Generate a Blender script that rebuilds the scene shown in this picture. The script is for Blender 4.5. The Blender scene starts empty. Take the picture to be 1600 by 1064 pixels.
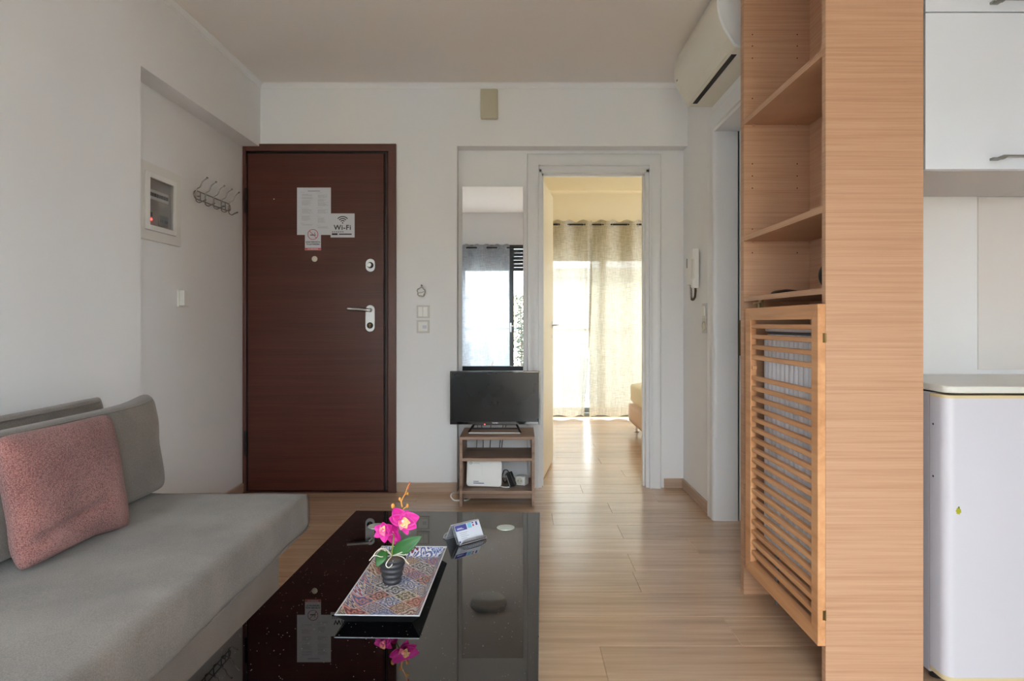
import bpy, bmesh, math, random
from mathutils import Vector, Matrix, noise
random.seed(7)
SC = bpy.context.scene
COL = SC.collection
PI = math.pi

# ------------------------------------------------------------------ camera
# eye 1.015 m above the floor, looking level along +Y; principal point at px (812, 505), f = 1000 px
cam_d = bpy.data.cameras.new('camera'); cam = bpy.data.objects.new('camera', cam_d); COL.objects.link(cam)
cam.location = (0, 0, 1.015); cam.rotation_euler = (PI/2, 0, 0)
cam_d.sensor_width = 36; cam_d.lens = 22.5
cam_d.shift_x = -12/1600; cam_d.shift_y = -27/1600
cam_d.clip_start = 0.02; cam_d.clip_end = 200
SC.camera = cam

# ------------------------------------------------------------------ world, light, exposure
SC.view_settings.view_transform = 'Standard'; SC.view_settings.look = 'None'
SC.view_settings.gamma = 1; SC.view_settings.use_curve_mapping = False
SC.view_settings.exposure = 2.02
w = bpy.data.worlds.new('sky'); SC.world = w; w.use_nodes = True
nt = w.node_tree; nt.nodes.clear()
out = nt.nodes.new('ShaderNodeOutputWorld'); bg = nt.nodes.new('ShaderNodeBackground')
tc = nt.nodes.new('ShaderNodeTexCoord'); sep = nt.nodes.new('ShaderNodeSeparateXYZ')
rp = nt.nodes.new('ShaderNodeValToRGB')
rp.color_ramp.elements[0].position = 0.45; rp.color_ramp.elements[0].color = (0.50, 0.56, 0.65, 1)
rp.color_ramp.elements[1].position = 0.62; rp.color_ramp.elements[1].color = (0.83, 0.91, 1.0, 1)
mp = nt.nodes.new('ShaderNodeMath'); mp.operation = 'MULTIPLY_ADD'; mp.inputs[1].default_value = 0.5; mp.inputs[2].default_value = 0.5
nt.links.new(tc.outputs['Generated'], sep.inputs[0]); nt.links.new(sep.outputs['Z'], mp.inputs[0])
nt.links.new(mp.outputs[0], rp.inputs[0]); nt.links.new(rp.outputs[0], bg.inputs[0]); nt.links.new(bg.outputs[0], out.inputs[0])
bg.inputs[1].default_value = 6.0
sun_d = bpy.data.lights.new('sun', 'SUN'); sun = bpy.data.objects.new('sun', sun_d); COL.objects.link(sun)
sun_d.energy = 2.6; sun_d.angle = 0.03; sun_d.color = (1, .97, .92)
sun.rotation_euler = Vector((0.25, 1.0, 1.0)).to_track_quat('Z', 'Y').to_euler()

def portal(name, loc, rot, sx, sy):
    """portal on a window opening: only guides the sky's light in"""
    l = bpy.data.lights.new(name, 'AREA'); l.shape = 'RECTANGLE'; l.size = sx; l.size_y = sy
    o = bpy.data.objects.new(name, l); COL.objects.link(o); o.location = loc; o.rotation_euler = rot
    l.cycles.is_portal = True
portal('sky_portal_living', (-.3, -0.62, 1.02), (PI/2, 0, 0), 2.5, 2.0)
portal('sky_portal_added_side', (3.08, 5.6, 1.8), (0, PI/2, 0), .55, 1.1)  # serves the added side opening that brightens the bedroom
portal('sky_portal_bedroom', (1.45, 7.14, 0.95), (-PI/2, 0, 0), 2.7, 1.7)
SC.cycles.max_bounces = 12; SC.cycles.diffuse_bounces = 7; SC.cycles.glossy_bounces = 6
SC.cycles.transmission_bounces = 8; SC.cycles.transparent_max_bounces = 12
SC.cycles.sample_clamp_indirect = 8; SC.cycles.use_denoising = True
SC.cycles.caustics_reflective = False; SC.cycles.caustics_refractive = False

# ------------------------------------------------------------------ helpers
def lin(c):
    c = c/255
    return c/12.92 if c <= 0.04045 else ((c+0.055)/1.055)**2.4
def rgb(r, g, b): return (lin(r), lin(g), lin(b), 1)

def mat(name, col, rough=0.5, metal=0, spec=0.5, bump=None, vary=None, **kw):
    m = bpy.data.materials.new(name); m.use_nodes = True
    n = m.node_tree.nodes; L = m.node_tree.links; p = n['Principled BSDF']
    p.inputs['Base Color'].default_value = col; p.inputs['Roughness'].default_value = rough
    p.inputs['Metallic'].default_value = metal; p.inputs['Specular IOR Level'].default_value = spec
    for k, v in kw.items(): p.inputs[k.replace('_', ' ')].default_value = v
    t = n.new('ShaderNodeTexCoord')
    if bump:
        s, st = bump; nz = n.new('ShaderNodeTexNoise'); nz.inputs['Scale'].default_value = s; nz.inputs['Detail'].default_value = 4
        b = n.new('ShaderNodeBump'); b.inputs['Strength'].default_value = st; b.inputs['Distance'].default_value = 0.004
        L.new(t.outputs['Object'], nz.inputs[0]); L.new(nz.outputs[0], b.inputs['Height']); L.new(b.outputs[0], p.inputs['Normal'])
    s, a = vary or (3, 0.04)
    nz = n.new('ShaderNodeTexNoise'); nz.inputs['Scale'].default_value = s; nz.inputs['Detail'].default_value = 5
    mr = n.new('ShaderNodeMapRange'); mr.inputs[3].default_value = 1-a; mr.inputs[4].default_value = 1+a
    mx = n.new('ShaderNodeVectorMath'); mx.operation = 'SCALE'; mx.inputs[0].default_value = col[:3]
    L.new(t.outputs['Object'], nz.inputs[0]); L.new(nz.outputs[0], mr.inputs[0]); L.new(mr.outputs[0], mx.inputs['Scale'])
    L.new(mx.outputs[0], p.inputs['Base Color'])
    return m

def ramp(n, stops):
    r = n.new('ShaderNodeValToRGB'); e = r.color_ramp.elements
    e[0].position, e[0].color = stops[0]; e[1].position, e[1].color = stops[-1]
    for p_, c in stops[1:-1]:
        x = e.new(p_); x.color = c
    return r

def wood(name, dark, mid, light, rough=0.45, scale=(1.2, 60, 60), attr=False, spec=0.4, coat=0.0, bumpst=0.05, big=None):
    """grain streaks along the axis whose scale is smallest"""
    m = bpy.data.materials.new(name); m.use_nodes = True
    n = m.node_tree.nodes; L = m.node_tree.links; p = n['Principled BSDF']
    p.inputs['Roughness'].default_value = rough; p.inputs['Specular IOR Level'].default_value = spec
    p.inputs['Coat Weight'].default_value = coat; p.inputs['Coat Roughness'].default_value = 0.25
    t = n.new('ShaderNodeTexCoord'); mpn = n.new('ShaderNodeMapping'); mpn.inputs['Scale'].default_value = scale
    src = t.outputs['Object']
    if attr:
        at = n.new('ShaderNodeAttribute'); at.attribute_name = 'plank'
        ad = n.new('ShaderNodeVectorMath'); ad.operation = 'MULTIPLY_ADD'; ad.inputs[1].default_value = (37, 11, 5)
        L.new(at.outputs['Color'], ad.inputs[0]); L.new(src, ad.inputs[2]); src = ad.outputs[0]
    L.new(src, mpn.inputs[0])
    nz = n.new('ShaderNodeTexNoise'); nz.inputs['Scale'].default_value = 1; nz.inputs['Detail'].default_value = 6; nz.inputs['Roughness'].default_value = 0.62
    nz.inputs['Distortion'].default_value = 0.25
    L.new(mpn.outputs[0], nz.inputs[0])
    m2 = n.new('ShaderNodeMapping'); m2.inputs['Scale'].default_value = big or tuple(max(0.5, s*0.13) for s in scale)
    n2 = n.new('ShaderNodeTexNoise'); n2.inputs['Scale'].default_value = 1; n2.inputs['Detail'].default_value = 3; n2.inputs['Distortion'].default_value = 0.6
    L.new(src, m2.inputs[0]); L.new(m2.outputs[0], n2.inputs[0])
    mx = n.new('ShaderNodeMath'); mx.operation = 'MULTIPLY_ADD'; mx.inputs[1].default_value = 0.42; 
    ml = n.new('ShaderNodeMath'); ml.operation = 'MULTIPLY'; ml.inputs[1].default_value = 0.58
    L.new(nz.outputs[0], ml.inputs[0]); L.new(n2.outputs[0], mx.inputs[0]); L.new(ml.outputs[0], mx.inputs[2])
    r = ramp(n, [(0.36, dark), (0.5, mid), (0.64, light)]); L.new(mx.outputs[0], r.inputs[0])
    c = r.outputs[0]
    if attr:
        hs = n.new('ShaderNodeHueSaturation'); mr = n.new('ShaderNodeMapRange'); mr.inputs[3].default_value = 0.93; mr.inputs[4].default_value = 1.07
        sp = n.new('ShaderNodeSeparateColor'); L.new(at.outputs['Color'], sp.inputs[0]); L.new(sp.outputs[0], mr.inputs[0])
        L.new(mr.outputs[0], hs.inputs['Value']); L.new(c, hs.inputs['Color']); c = hs.outputs[0]
    L.new(c, p.inputs['Base Color'])
    b = n.new('ShaderNodeBump'); b.inputs['Strength'].default_value = bumpst; b.inputs['Distance'].default_value = 0.002
    L.new(nz.outputs[0], b.inputs['Height']); L.new(b.outputs[0], p.inputs['Normal'])
    return m

def fabric(name, c1, c2, scale=400, bumpst=0.3, rough=0.95, big=6, chunky=False):
    m = bpy.data.materials.new(name); m.use_nodes = True
    n = m.node_tree.nodes; L = m.node_tree.links; p = n['Principled BSDF']
    p.inputs['Roughness'].default_value = rough; p.inputs['Specular IOR Level'].default_value = 0.15
    p.inputs['Sheen Weight'].default_value = 0.25; p.inputs['Sheen Roughness'].default_value = 0.6
    t = n.new('ShaderNodeTexCoord')
    nz = n.new('ShaderNodeTexNoise'); nz.inputs['Scale'].default_value = scale; nz.inputs['Detail'].default_value = 3
    n2 = n.new('ShaderNodeTexNoise'); n2.inputs['Scale'].default_value = big; n2.inputs['Detail'].default_value = 4
    L.new(t.outputs['Object'], nz.inputs[0]); L.new(t.outputs['Object'], n2.inputs[0])
    a = n.new('ShaderNodeMath'); a.operation = 'MULTIPLY_ADD'; a.inputs[1].default_value = 0.6
    b_ = n.new('ShaderNodeMath'); b_.operation = 'MULTIPLY'; b_.inputs[1].default_value = 0.4
    L.new(n2.outputs[0], b_.inputs[0]); L.new(nz.outputs[0], a.inputs[0]); L.new(b_.outputs[0], a.inputs[2])
    h = nz.outputs[0]; fac = a.outputs[0]
    if chunky:
        v = n.new('ShaderNodeTexVoronoi'); v.inputs['Scale'].default_value = scale*0.8; v.inputs['Randomness'].default_value = 0.8
        mp_ = n.new('ShaderNodeMapping'); mp_.inputs['Scale'].default_value = (1, 0.6, 1.0)
        L.new(t.outputs['Object'], mp_.inputs[0]); L.new(mp_.outputs[0], v.inputs[0])
        s = n.new('ShaderNodeMath'); s.operation = 'SUBTRACT'; s.inputs[0].default_value = 1.0; L.new(v.outputs[0], s.inputs[1])
        h = s.outputs[0]
        x = n.new('ShaderNodeMath'); x.operation = 'MULTIPLY_ADD'; x.inputs[1].default_value = 0.35; x.inputs[2].default_value = -0.2
        L.new(h, x.inputs[0]); y = n.new('ShaderNodeMath'); y.operation = 'ADD'; L.new(x.outputs[0], y.inputs[0]); L.new(fac, y.inputs[1]); fac = y.outputs[0]
    r = ramp(n, [(0.38, c1), (0.62, c2)]); L.new(fac, r.inputs[0]); L.new(r.outputs[0], p.inputs['Base Color'])
    b = n.new('ShaderNodeBump'); b.inputs['Strength'].default_value = bumpst; b.inputs['Distance'].default_value = 0.003
    L.new(h, b.inputs['Height']); L.new(b.outputs[0], p.inputs['Normal'])
    return m

class MB:
    """collects shapes in world coordinates and links them as ONE mesh object"""
    def __init__(s): s.bm = bmesh.new()
    def vs(s, pts): return [s.bm.verts.new(p) for p in pts]
    def face(s, pts):
        try: return s.bm.faces.new(s.vs(pts))
        except ValueError: pass
    def grid(s, rows, closed=False, flip=False):
        V = [s.vs(r) for r in rows]
        for a, b in zip(V, V[1:]):
            m = len(a); rng = range(m if closed else m-1)
            for i in rng:
                j = (i+1) % m
                q = [a[i], a[j], b[j], b[i]]
                if flip: q.reverse()
                try: s.bm.faces.new(q)
                except ValueError: pass
        return V
    def box(s, x0, x1, y0, y1, z0, z1, M=None, bev=0, seg=2):
        r = bmesh.ops.create_cube(s.bm, size=1)
        c = Vector(((x0+x1)/2, (y0+y1)/2, (z0+z1)/2)); d = Vector((abs(x1-x0), abs(y1-y0), abs(z1-z0)))
        for v in r['verts']:
            v.co = Vector((v.co.x*d.x, v.co.y*d.y, v.co.z*d.z)) + c
        if bev:
            es = {e for v in r['verts'] for e in v.link_edges}
            rr = bmesh.ops.bevel(s.bm, geom=list(es), offset=bev, segments=seg, affect='EDGES', profile=0.5, clamp_overlap=True)
            vs = {v for v in rr['verts']} | {v for v in r['verts'] if v.is_valid}
        else: vs = r['verts']
        if M is not None:
            for v in vs: v.co = M @ v.co
        return s
    def prism(s, poly, axis, a, b, M=None):
        """extrude a 2-D polygon along an axis ('x','y','z'); poly in the other two axes, in order"""
        def P(u, v, t):
            p = {'x': (t, u, v), 'y': (u, t, v), 'z': (u, v, t)}[axis]
            return M @ Vector(p) if M is not None else Vector(p)
        A = s.vs([P(u, v, a) for u, v in poly]); B = s.vs([P(u, v, b) for u, v in poly])
        k = len(poly)
        for i in range(k): s.bm.faces.new([A[i], A[(i+1) % k], B[(i+1) % k], B[i]])
        s.bm.faces.new(A[::-1]); s.bm.faces.new(B)
        return s
    def lathe(s, prof, c, axis='z', n=32, M=None, capped=True):
        """prof: list of (radius, height)"""
        rows = []
        for r, h in prof:
            row = []
            for i in range(n):
                t = 2*PI*i/n; u, v = r*math.cos(t), r*math.sin(t)
                p = {'z': Vector((u, v, h)), 'y': Vector((u, h, -v)), 'x': Vector((h, u, v))}[axis]
                p = p + Vector(c)
                row.append(M @ p if M is not None else p)
            rows.append(row)
        V = s.grid(rows, closed=True)
        if capped:
            for R in (V[0], V[-1]):
                try: s.bm.faces.new(R)
                except ValueError: pass
        return s
    def tube(s, pts, r, n=8, caps=True, closed=False, taper=None):
        pts = [Vector(p) for p in pts]; k = len(pts)
        rows = []; up = None
        for i, p in enumerate(pts):
            if closed: d = pts[(i+1) % k]-pts[i-1]
            else: d = pts[min(i+1, k-1)]-pts[max(i-1, 0)]
            if d.length < 1e-9: d = Vector((0, 0, 1))
            d.normalize()
            if up is None:
                up = Vector((0, 0, 1)) if abs(d.z) < 0.9 else Vector((1, 0, 0))
            a = d.cross(up); 
            if a.length < 1e-6: a = d.cross(Vector((1, 0.3, 0)))
            a.normalize(); b = a.cross(d).normalized(); up = b
            rr = r if taper is None else r*(1+(taper-1)*i/(k-1))
            rows.append([p+(a*math.cos(2*PI*j/n)+b*math.sin(2*PI*j/n))*rr for j in range(n)])
        if closed: rows.append(rows[0])
        V = s.grid(rows, closed=True)
        if caps and not closed:
            for R in (V[0], V[-1]):
                try: s.bm.faces.new(R)
                except ValueError: pass
        return s
    def ball(s, c, r, sc=(1, 1, 1), M=None, seg=16):
        q = bmesh.ops.create_uvsphere(s.bm, u_segments=seg, v_segments=max(6, seg//2), radius=r)
        for v in q['verts']:
            p = Vector((v.co.x*sc[0], v.co.y*sc[1], v.co.z*sc[2])) + Vector(c)
            v.co = M @ p if M is not None else p
        return s
    def build(s, name, material, parent=None, local=False, smooth=False, bev=0, solid=0, sub=0, weld=False, origin=None):
        bm = s.bm
        if weld: bmesh.ops.remove_doubles(bm, verts=bm.verts, dist=1e-5)
        bmesh.ops.recalc_face_normals(bm, faces=bm.faces)
        me = bpy.data.meshes.new(name); o = bpy.data.objects.new(name, me)
        if parent is not None:
            o.parent = parent
            root = parent
            while root.parent: root = root.parent
            if not local: bm.transform((Matrix.Translation(root.location) @ root.rotation_euler.to_matrix().to_4x4()).inverted())
        else:
            if origin is None:
                lo = Vector([min(v.co[i] for v in bm.verts) for i in range(3)]); hi = Vector([max(v.co[i] for v in bm.verts) for i in range(3)])
                origin = ((lo.x+hi.x)/2, (lo.y+hi.y)/2, lo.z)
            bm.transform(Matrix.Translation(origin).inverted()); o.location = origin
        bm.to_mesh(me); bm.free(); COL.objects.link(o)
        if material is not None: me.materials.append(material)
        if smooth:
            for p in me.polygons: p.use_smooth = True
            if smooth != 'all': me.set_sharp_from_angle(angle=math.radians(40))
        if solid:
            md = o.modifiers.new('thickness', 'SOLIDIFY'); md.thickness = solid; md.offset = 0
        if bev:
            md = o.modifiers.new('bevel', 'BEVEL'); md.width = bev; md.segments = 2; md.limit_method = 'ANGLE'
        if sub:
            md = o.modifiers.new('subd', 'SUBSURF'); md.levels = sub; md.render_levels = sub
        return o

def tag(o, label=None, cat=None, group=None, kind=None):
    if label: o['label'] = label
    if cat: o['category'] = cat
    if group: o['group'] = group
    if kind: o['kind'] = kind
    return o
def thing(name, label, cat, loc=(0, 0, 0), rz=0, group=None):
    o = bpy.data.objects.new(name, None); COL.objects.link(o); o.empty_display_size = 0.05
    o.location = loc; o.rotation_euler = (0, 0, rz)
    return tag(o, label, cat, group)
def struct(o, label=None):
    o['kind'] = 'structure'
    if label: o['label'] = label
    return o
def letters(s, size, M, material, name, parent, depth=0.0004, align='CENTER', bold=0.0):
    """lettering as a mesh: text plane is X right, Y up in M's frame, parent space"""
    cu = bpy.data.curves.new('lettering', 'FONT'); cu.body = s; cu.size = size; cu.extrude = depth; cu.offset = bold
    cu.align_x = align; cu.align_y = 'CENTER'; cu.resolution_u = 3; cu.space_character = 1.12 if size > .02 else 1.0
    o = bpy.data.objects.new('lettering', cu); COL.objects.link(o)
    dg = bpy.context.evaluated_depsgraph_get(); me = bpy.data.meshes.new_from_object(o.evaluated_get(dg))
    bpy.data.objects.remove(o); bpy.data.curves.remove(cu)
    root = parent
    while root.parent: root = root.parent
    me.transform((Matrix.Translation(root.location) @ root.rotation_euler.to_matrix().to_4x4()).inverted() @ M)
    me.materials.clear(); me.materials.append(material)
    r = bpy.data.objects.new(name, me); r.parent = parent; COL.objects.link(r)
    return r
def smooth_path(pts, n=8):
    """Catmull-Rom through the points"""
    P = [Vector(p) for p in pts]; P = [P[0]*2-P[1]] + P + [P[-1]*2-P[-2]]; out = []
    for i in range(1, len(P)-2):
        for k in range(n):
            t = k/n; a, b, c, d = P[i-1], P[i], P[i+1], P[i+2]
            out.append(0.5*((2*b)+(c-a)*t+(2*a-5*b+4*c-d)*t*t+(3*b-a-3*c+d)*t**3))
    out.append(P[-2]); return out

# ------------------------------------------------------------------ materials
M = {}
M['wall'] = mat('white painted plaster', rgb(236, 237, 238), 0.85, spec=0.25, bump=(90, 0.05), vary=(1.3, 0.02))
M['wall_bed'] = mat('cream painted plaster', rgb(232, 220, 192), 0.85, spec=0.25, vary=(1.3, 0.02))
M['ceil'] = mat('white ceiling paint', rgb(236, 230, 225), 0.9, spec=0.2, vary=(1.0, 0.02))
M['lacq'] = mat('white lacquered wood', rgb(226, 228, 230), 0.32, spec=0.5)
M['leaf'] = mat('cream lacquered door', rgb(228, 214, 182), 0.35)
M['white'] = mat('white plastic', rgb(236, 236, 232), 0.35)
M['cream'] = mat('aged cream plastic', rgb(212, 207, 190), 0.45)
M['plate'] = mat('greyish switch plate', rgb(208, 206, 200), .4)
M['beige'] = mat('yellowed beige plastic', rgb(196, 190, 166), 0.45)
M['acw'] = mat('air conditioner plastic', rgb(228, 224, 210), 0.22)
M['acs'] = mat('air conditioner white side', rgb(226, 230, 232), 0.35)
M['black'] = mat('black plastic', rgb(18, 18, 20), 0.35)
M['dark'] = mat('dark gap rubber', rgb(14, 14, 15), 0.6)
M['chrome'] = mat('brushed steel', rgb(196, 196, 194), 0.28, metal=1)
M['steel'] = mat('satin white metal', rgb(214, 216, 218), 0.3, metal=0.35)
M['wire'] = mat('grey metal wire', rgb(130, 128, 126), 0.35, metal=0.9)
M['brass'] = mat('aged brass', rgb(122, 100, 62), 0.4, metal=0.9)
M['brown'] = wood('dark red brown door laminate', rgb(74, 38, 30), rgb(82, 43, 34), rgb(90, 48, 39), 0.36, (3.0, 60, 160), spec=0.4)
M['frame'] = mat('brown painted steel frame', rgb(92, 56, 46), 0.4)
M['floor'] = wood('oak laminate floor', rgb(168, 138, 111), rgb(188, 156, 127), rgb(202, 171, 142), 0.22, (2.0, 45, 45), attr=True, spec=0.65, coat=0.3)
M['base'] = wood('pinkish oak skirting', rgb(168, 144, 124), rgb(184, 160, 140), rgb(196, 172, 152), 0.5, (2, 2, 60))
M['oak'] = wood('light oak laminate', rgb(176, 134, 104), rgb(190, 149, 118), rgb(198, 158, 128), 0.5, (4, 4, 420), big=(1.5, 1.5, 130))
M['louv'] = wood('honey pine wood', rgb(188, 134, 90), rgb(208, 154, 108), rgb(218, 168, 122), 0.45, (30, 1.5, 30))
M['ash'] = wood('taupe ash veneer', rgb(120, 96, 82), rgb(152, 126, 108), rgb(170, 144, 126), 0.45, (2, 60, 60))
M['sofa'] = fabric('taupe sofa fabric', rgb(98, 89, 80), rgb(126, 116, 106), 380, 0.3)
M['sofad'] = fabric('taupe sofa base fabric', rgb(104, 94, 85), rgb(126, 115, 105), 500, 0.2)
M['pink'] = fabric('dusty pink chunky weave', rgb(116, 70, 67), rgb(178, 122, 114), 460, 1.0, chunky=True)
M['mirror'] = mat('mirror glass', (0.9, 0.92, 0.92, 1), 0.0, metal=1, vary=(1, 0.001))
M['paper'] = mat('white paper', rgb(208, 212, 222), 0.7)
M['ink'] = mat('black ink', rgb(34, 34, 42), 0.7)
M['greyink'] = mat('grey printed text', rgb(140, 142, 150), 0.8)
M['red'] = mat('red ink', rgb(178, 40, 52), 0.6)
M['radiator'] = mat('white radiator enamel', rgb(225, 225, 228), 0.35)
M['kitch'] = mat('white kitchen laminate', rgb(216, 222, 230), 0.28)
M['kitchb'] = mat('grey cabinet underside', rgb(196, 191, 188), 0.6)
M['fridge'] = mat('white fridge enamel', rgb(198, 198, 206), 0.3, vary=(2, 0.03))
M['fridget'] = mat('pale fridge top', rgb(212, 212, 204), 0.3)
M['yell'] = mat('yellowed trim', rgb(206, 190, 150), 0.5)
M['rail'] = mat('grey blue railing paint', rgb(128, 146, 158), 0.5)
M['alu'] = mat('dark grey aluminium', rgb(74, 78, 78), 0.45)

# ------------------------------------------------------------------ room shell
CZ = 2.455
# floor: planks as one mesh, joints where they lie
JO = {-1: .2516, 0: .7005, 3: .474, 4: .792, 6: .17, 7: .496, 8: .79, 9: .378, 11: .70}
bm = bmesh.new(); cl = bm.loops.layers.float_color.new('plank'); B0 = 2.0126
def plank(x0, x1, y0, y1, hid=False):
    g = 0.0016; c = (random.random(), random.random(), random.random(), 1)
    lo = [bm.verts.new(p) for p in ((x0, y0, -g), (x1, y0, -g), (x1, y1, -g), (x0, y1, -g))]
    hi = [bm.verts.new(p) for p in ((x0+g, y0+g, 0), (x1-g, y0+g, 0), (x1-g, y1-g, 0), (x0+g, y1-g, 0))]
    fs = [bm.faces.new(hi)] + [bm.faces.new([lo[i], lo[(i+1) % 4], hi[(i+1) % 4], hi[i]]) for i in range(4)]
    for f in fs:
        for l in f.loops: l[cl] = c
for k in range(-13, 25):
    y0 = B0+.2011*k; y1 = y0+.2011
    j = JO.get(k, (k*0.47) % 1.38 + (0.9 if k in (1, 2, 5, 10) else 0))
    x = j-1.38*4
    while x < 3.0:
        a, b = max(x, -1.8), min(x+1.38, 3.0)
        if b-a > 0.02: plank(a, b, max(y0, -0.6), min(y1, 7.05))
        x += 1.38
me = bpy.data.meshes.new('floor'); bm.normal_update(); bm.to_mesh(me); bm.free(); me.materials.append(M['floor'])
fl = bpy.data.objects.new('floor', me); COL.objects.link(fl); struct(fl)
b = MB(); b.box(-1.8, 3.0, -0.6, 7.05, -0.12, -0.0016); struct(b.build('floor_slab', M['dark']))

b = MB(); b.box(-1.8, 3.05, -0.65, 4.0, CZ, CZ+.15); struct(b.build('ceiling', M['ceil']))
b = MB(); b.box(-1.8, 3.05, 4.0, 7.2, CZ, CZ+.15); struct(b.build('ceiling_bedroom', M['wall_bed']))

LX = -1.56
b = MB()
b.box(-1.8, LX, -0.65, 2.635, 0, CZ); b.box(-1.8, -1.663, 2.635, 3.85, 0, 2.075); b.box(-1.8, LX, 2.635, 3.85, 2.075, CZ)
struct(b.build('wall_left', M['wall']))
b = MB()   # back wall with the entrance opening filled by the steel door, recess and bedroom doorway
b.box(-1.8, -.377, 3.87, 4.05, 0, CZ) if False else None
b.box(-1.8, -1.66, 3.85, 4.05, 0, CZ); b.box(-1.66, -.75, 3.85, 4.05, 2.085, CZ); b.box(-.75, -.377, 3.85, 4.05, 0, CZ)
b.box(-1.66, -.75, 4.0, 4.05, 0, 2.085)
b.box(-.377, 1.016, 3.85, 3.95, 2.08, CZ); b.box(-.377, 1.2, 3.95, 4.05, 1.965, CZ)
b.box(-.377, .117, 3.95, 4.05, 0, 1.965); b.box(.798, 1.01, 3.95, 4.05, 0, 1.965)
struct(b.build('wall_back', M['wall']))
b = MB()
b.box(1.01, 1.165, 2.45, 2.58, 0, CZ); b.box(1.01, 1.165, 2.58, 3.30, 2.02, CZ); b.box(1.01, 1.165, 3.30, 4.05, 0, CZ)
struct(b.build('wall_right', M['wall']))
b = MB(); b.box(1.115, 2.5, 2.15, 2.42, 0, CZ); struct(b.build('wall_kitchen', M['wall']))
b = MB(); b.box(2.4, 2.6, -0.65, 2.15, 0, CZ); struct(b.build('wall_kitchen_side', M['wall']))
# window wall behind the camera: wide glazed opening to the balcony
OX0, OX1, OZ = -1.5, .90, 2.04
b = MB(); b.box(-1.56, OX0, -0.65, -0.45, 0, CZ); b.box(OX1, 2.4, -0.65, -0.45, 0, CZ); b.box(OX0, OX1, -0.65, -0.45, OZ, CZ)
struct(b.build('wall_window', M['wall']))
# bedroom
BY = 6.95
b = MB(); b.box(-.75, -.6, 4.05, 7.15, 0, CZ); struct(b.build('wall_bedroom_left', M['wall_bed']))
b = MB(); b.box(2.9, 3.05, 4.05, 5.0, 0, CZ); b.box(2.9, 3.05, 6.2, 7.15, 0, CZ); b.box(2.9, 3.05, 5.0, 6.2, 0, 1.5); b.box(2.9, 3.05, 5.0, 6.2, 2.1, CZ); struct(b.build('wall_bedroom_right', M['wall_bed']))  # opening in this wall is added, out of view, to light the bedroom
b = MB(); b.box(1.2, 3.0, 3.95, 4.05, 0, CZ); struct(b.build('wall_bedroom_front', M['wall_bed']))
b = MB(); b.box(-.6, .1, BY, 7.15, 0, CZ); b.box(2.8, 2.9, BY, 7.15, 0, CZ); b.box(.1, 2.8, BY, 7.15, 1.75, CZ)
struct(b.build('wall_bedroom_back', M['wall_bed']))

# skirting
SK = .058
def skirt(name, *boxes):
    b = MB()
    for q in boxes: b.box(*q, 0, SK, bev=0.002)
    struct(b.build(name, M['base']))
skirt('baseboard_back', (-.738, -.377, 3.838, 3.85))
skirt('baseboard_recess', (.89, 1.01, 3.938, 3.95), (-.377, .04, 3.938, 3.95))
skirt('baseboard_right', (.998, 1.01, 3.39, 3.938))
skirt('baseboard_left', (-1.663, -1.651, 2.635, 3.83), (-1.56, -1.548, 2.3, 2.64))
skirt('baseboard_bedroom', (-.6, .1, BY-.012, BY))
# small cornice
def cornice(name, p0, p1, nrm, m):
    """quarter profile between two points on the wall line; nrm = into the room"""
    prof = [(0, 0), (0, -.030), (.005, -.030), (.008, -.020), (.018, -.008), (.024, -.004), (.024, 0)]
    b = MB(); rows = []
    for p in (p0, p1): rows.append([Vector((p[0]+nrm[0]*a, p[1]+nrm[1]*a, CZ+h)) for a, h in prof])
    b.grid(rows); struct(b.build(name, m))
cornice('trim_1', (-1.56, 3.85), (1.016, 3.85), (0, -1), M['wall'])
cornice('trim_2', (-1.56, -.45), (-1.56, 3.85), (1, 0), M['wall'])
cornice('trim_3', (1.01, 2.43), (1.01, 3.85), (-1, 0), M['wall'])
cornice('trim_4', (.1, BY), (2.9, BY), (0, -1), M['wall_bed'])

# door surrounds ---------------------------------------------------
def surround(b, u0, u1, z1, prof, P):
    """mitred architrave around an opening u0..u1, 0..z1; prof (offset out, projection); P(u,z,p)->xyz"""
    rows = []
    for o, p in prof: rows.append([P(u0-o, 0, p), P(u0-o, z1+o, p), P(u1+o, z1+o, p), P(u1+o, 0, p)])
    b.grid(rows)
PROF = [(0, 0), (0, .016), (.003, .019), (.012, .0195), (.016, .0175), (.03, .018), (.045, .021), (.058, .024), (.067, .023), (.071, .018), (.071, 0)]
b = MB(); surround(b, .117, .798, 1.985, PROF, lambda u, z, p: Vector((u, 3.95-p, z)))
d2 = struct(thing('door_2', 'white moulded doorway in the wall recess with its cream door open into the bedroom', 'door', (.457, 4.0, 0)))
b.build('architrave', M['lacq'], d2, smooth=True)
b = MB()
b.box(.117, .137, 3.945, 4.055, 0, 1.965); b.box(.778, .798, 3.945, 4.055, 0, 1.965); b.box(.117, .798, 3.945, 4.055, 1.945, 1.985)
b.box(.137, .149, 3.99, 4.02, 0, 1.945); b.box(.766, .778, 3.99, 4.02, 0, 1.945); b.box(.137, .778, 3.99, 4.02, 1.933, 1.945)
b.build('jamb', M['lacq'], d2, bev=0.0015)
b = MB(); b.box(.7765, .779, 4.02, 4.045, .86, 1.14); b.build('strike_plate', M['brass'], d2)
for z in (.25, 1.7):
    b = MB(); b.lathe([(.007, z-.05), (.007, z+.05)], (.143, 4.06, 0), n=10); b.build('hinge', M['brass'], d2)

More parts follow.
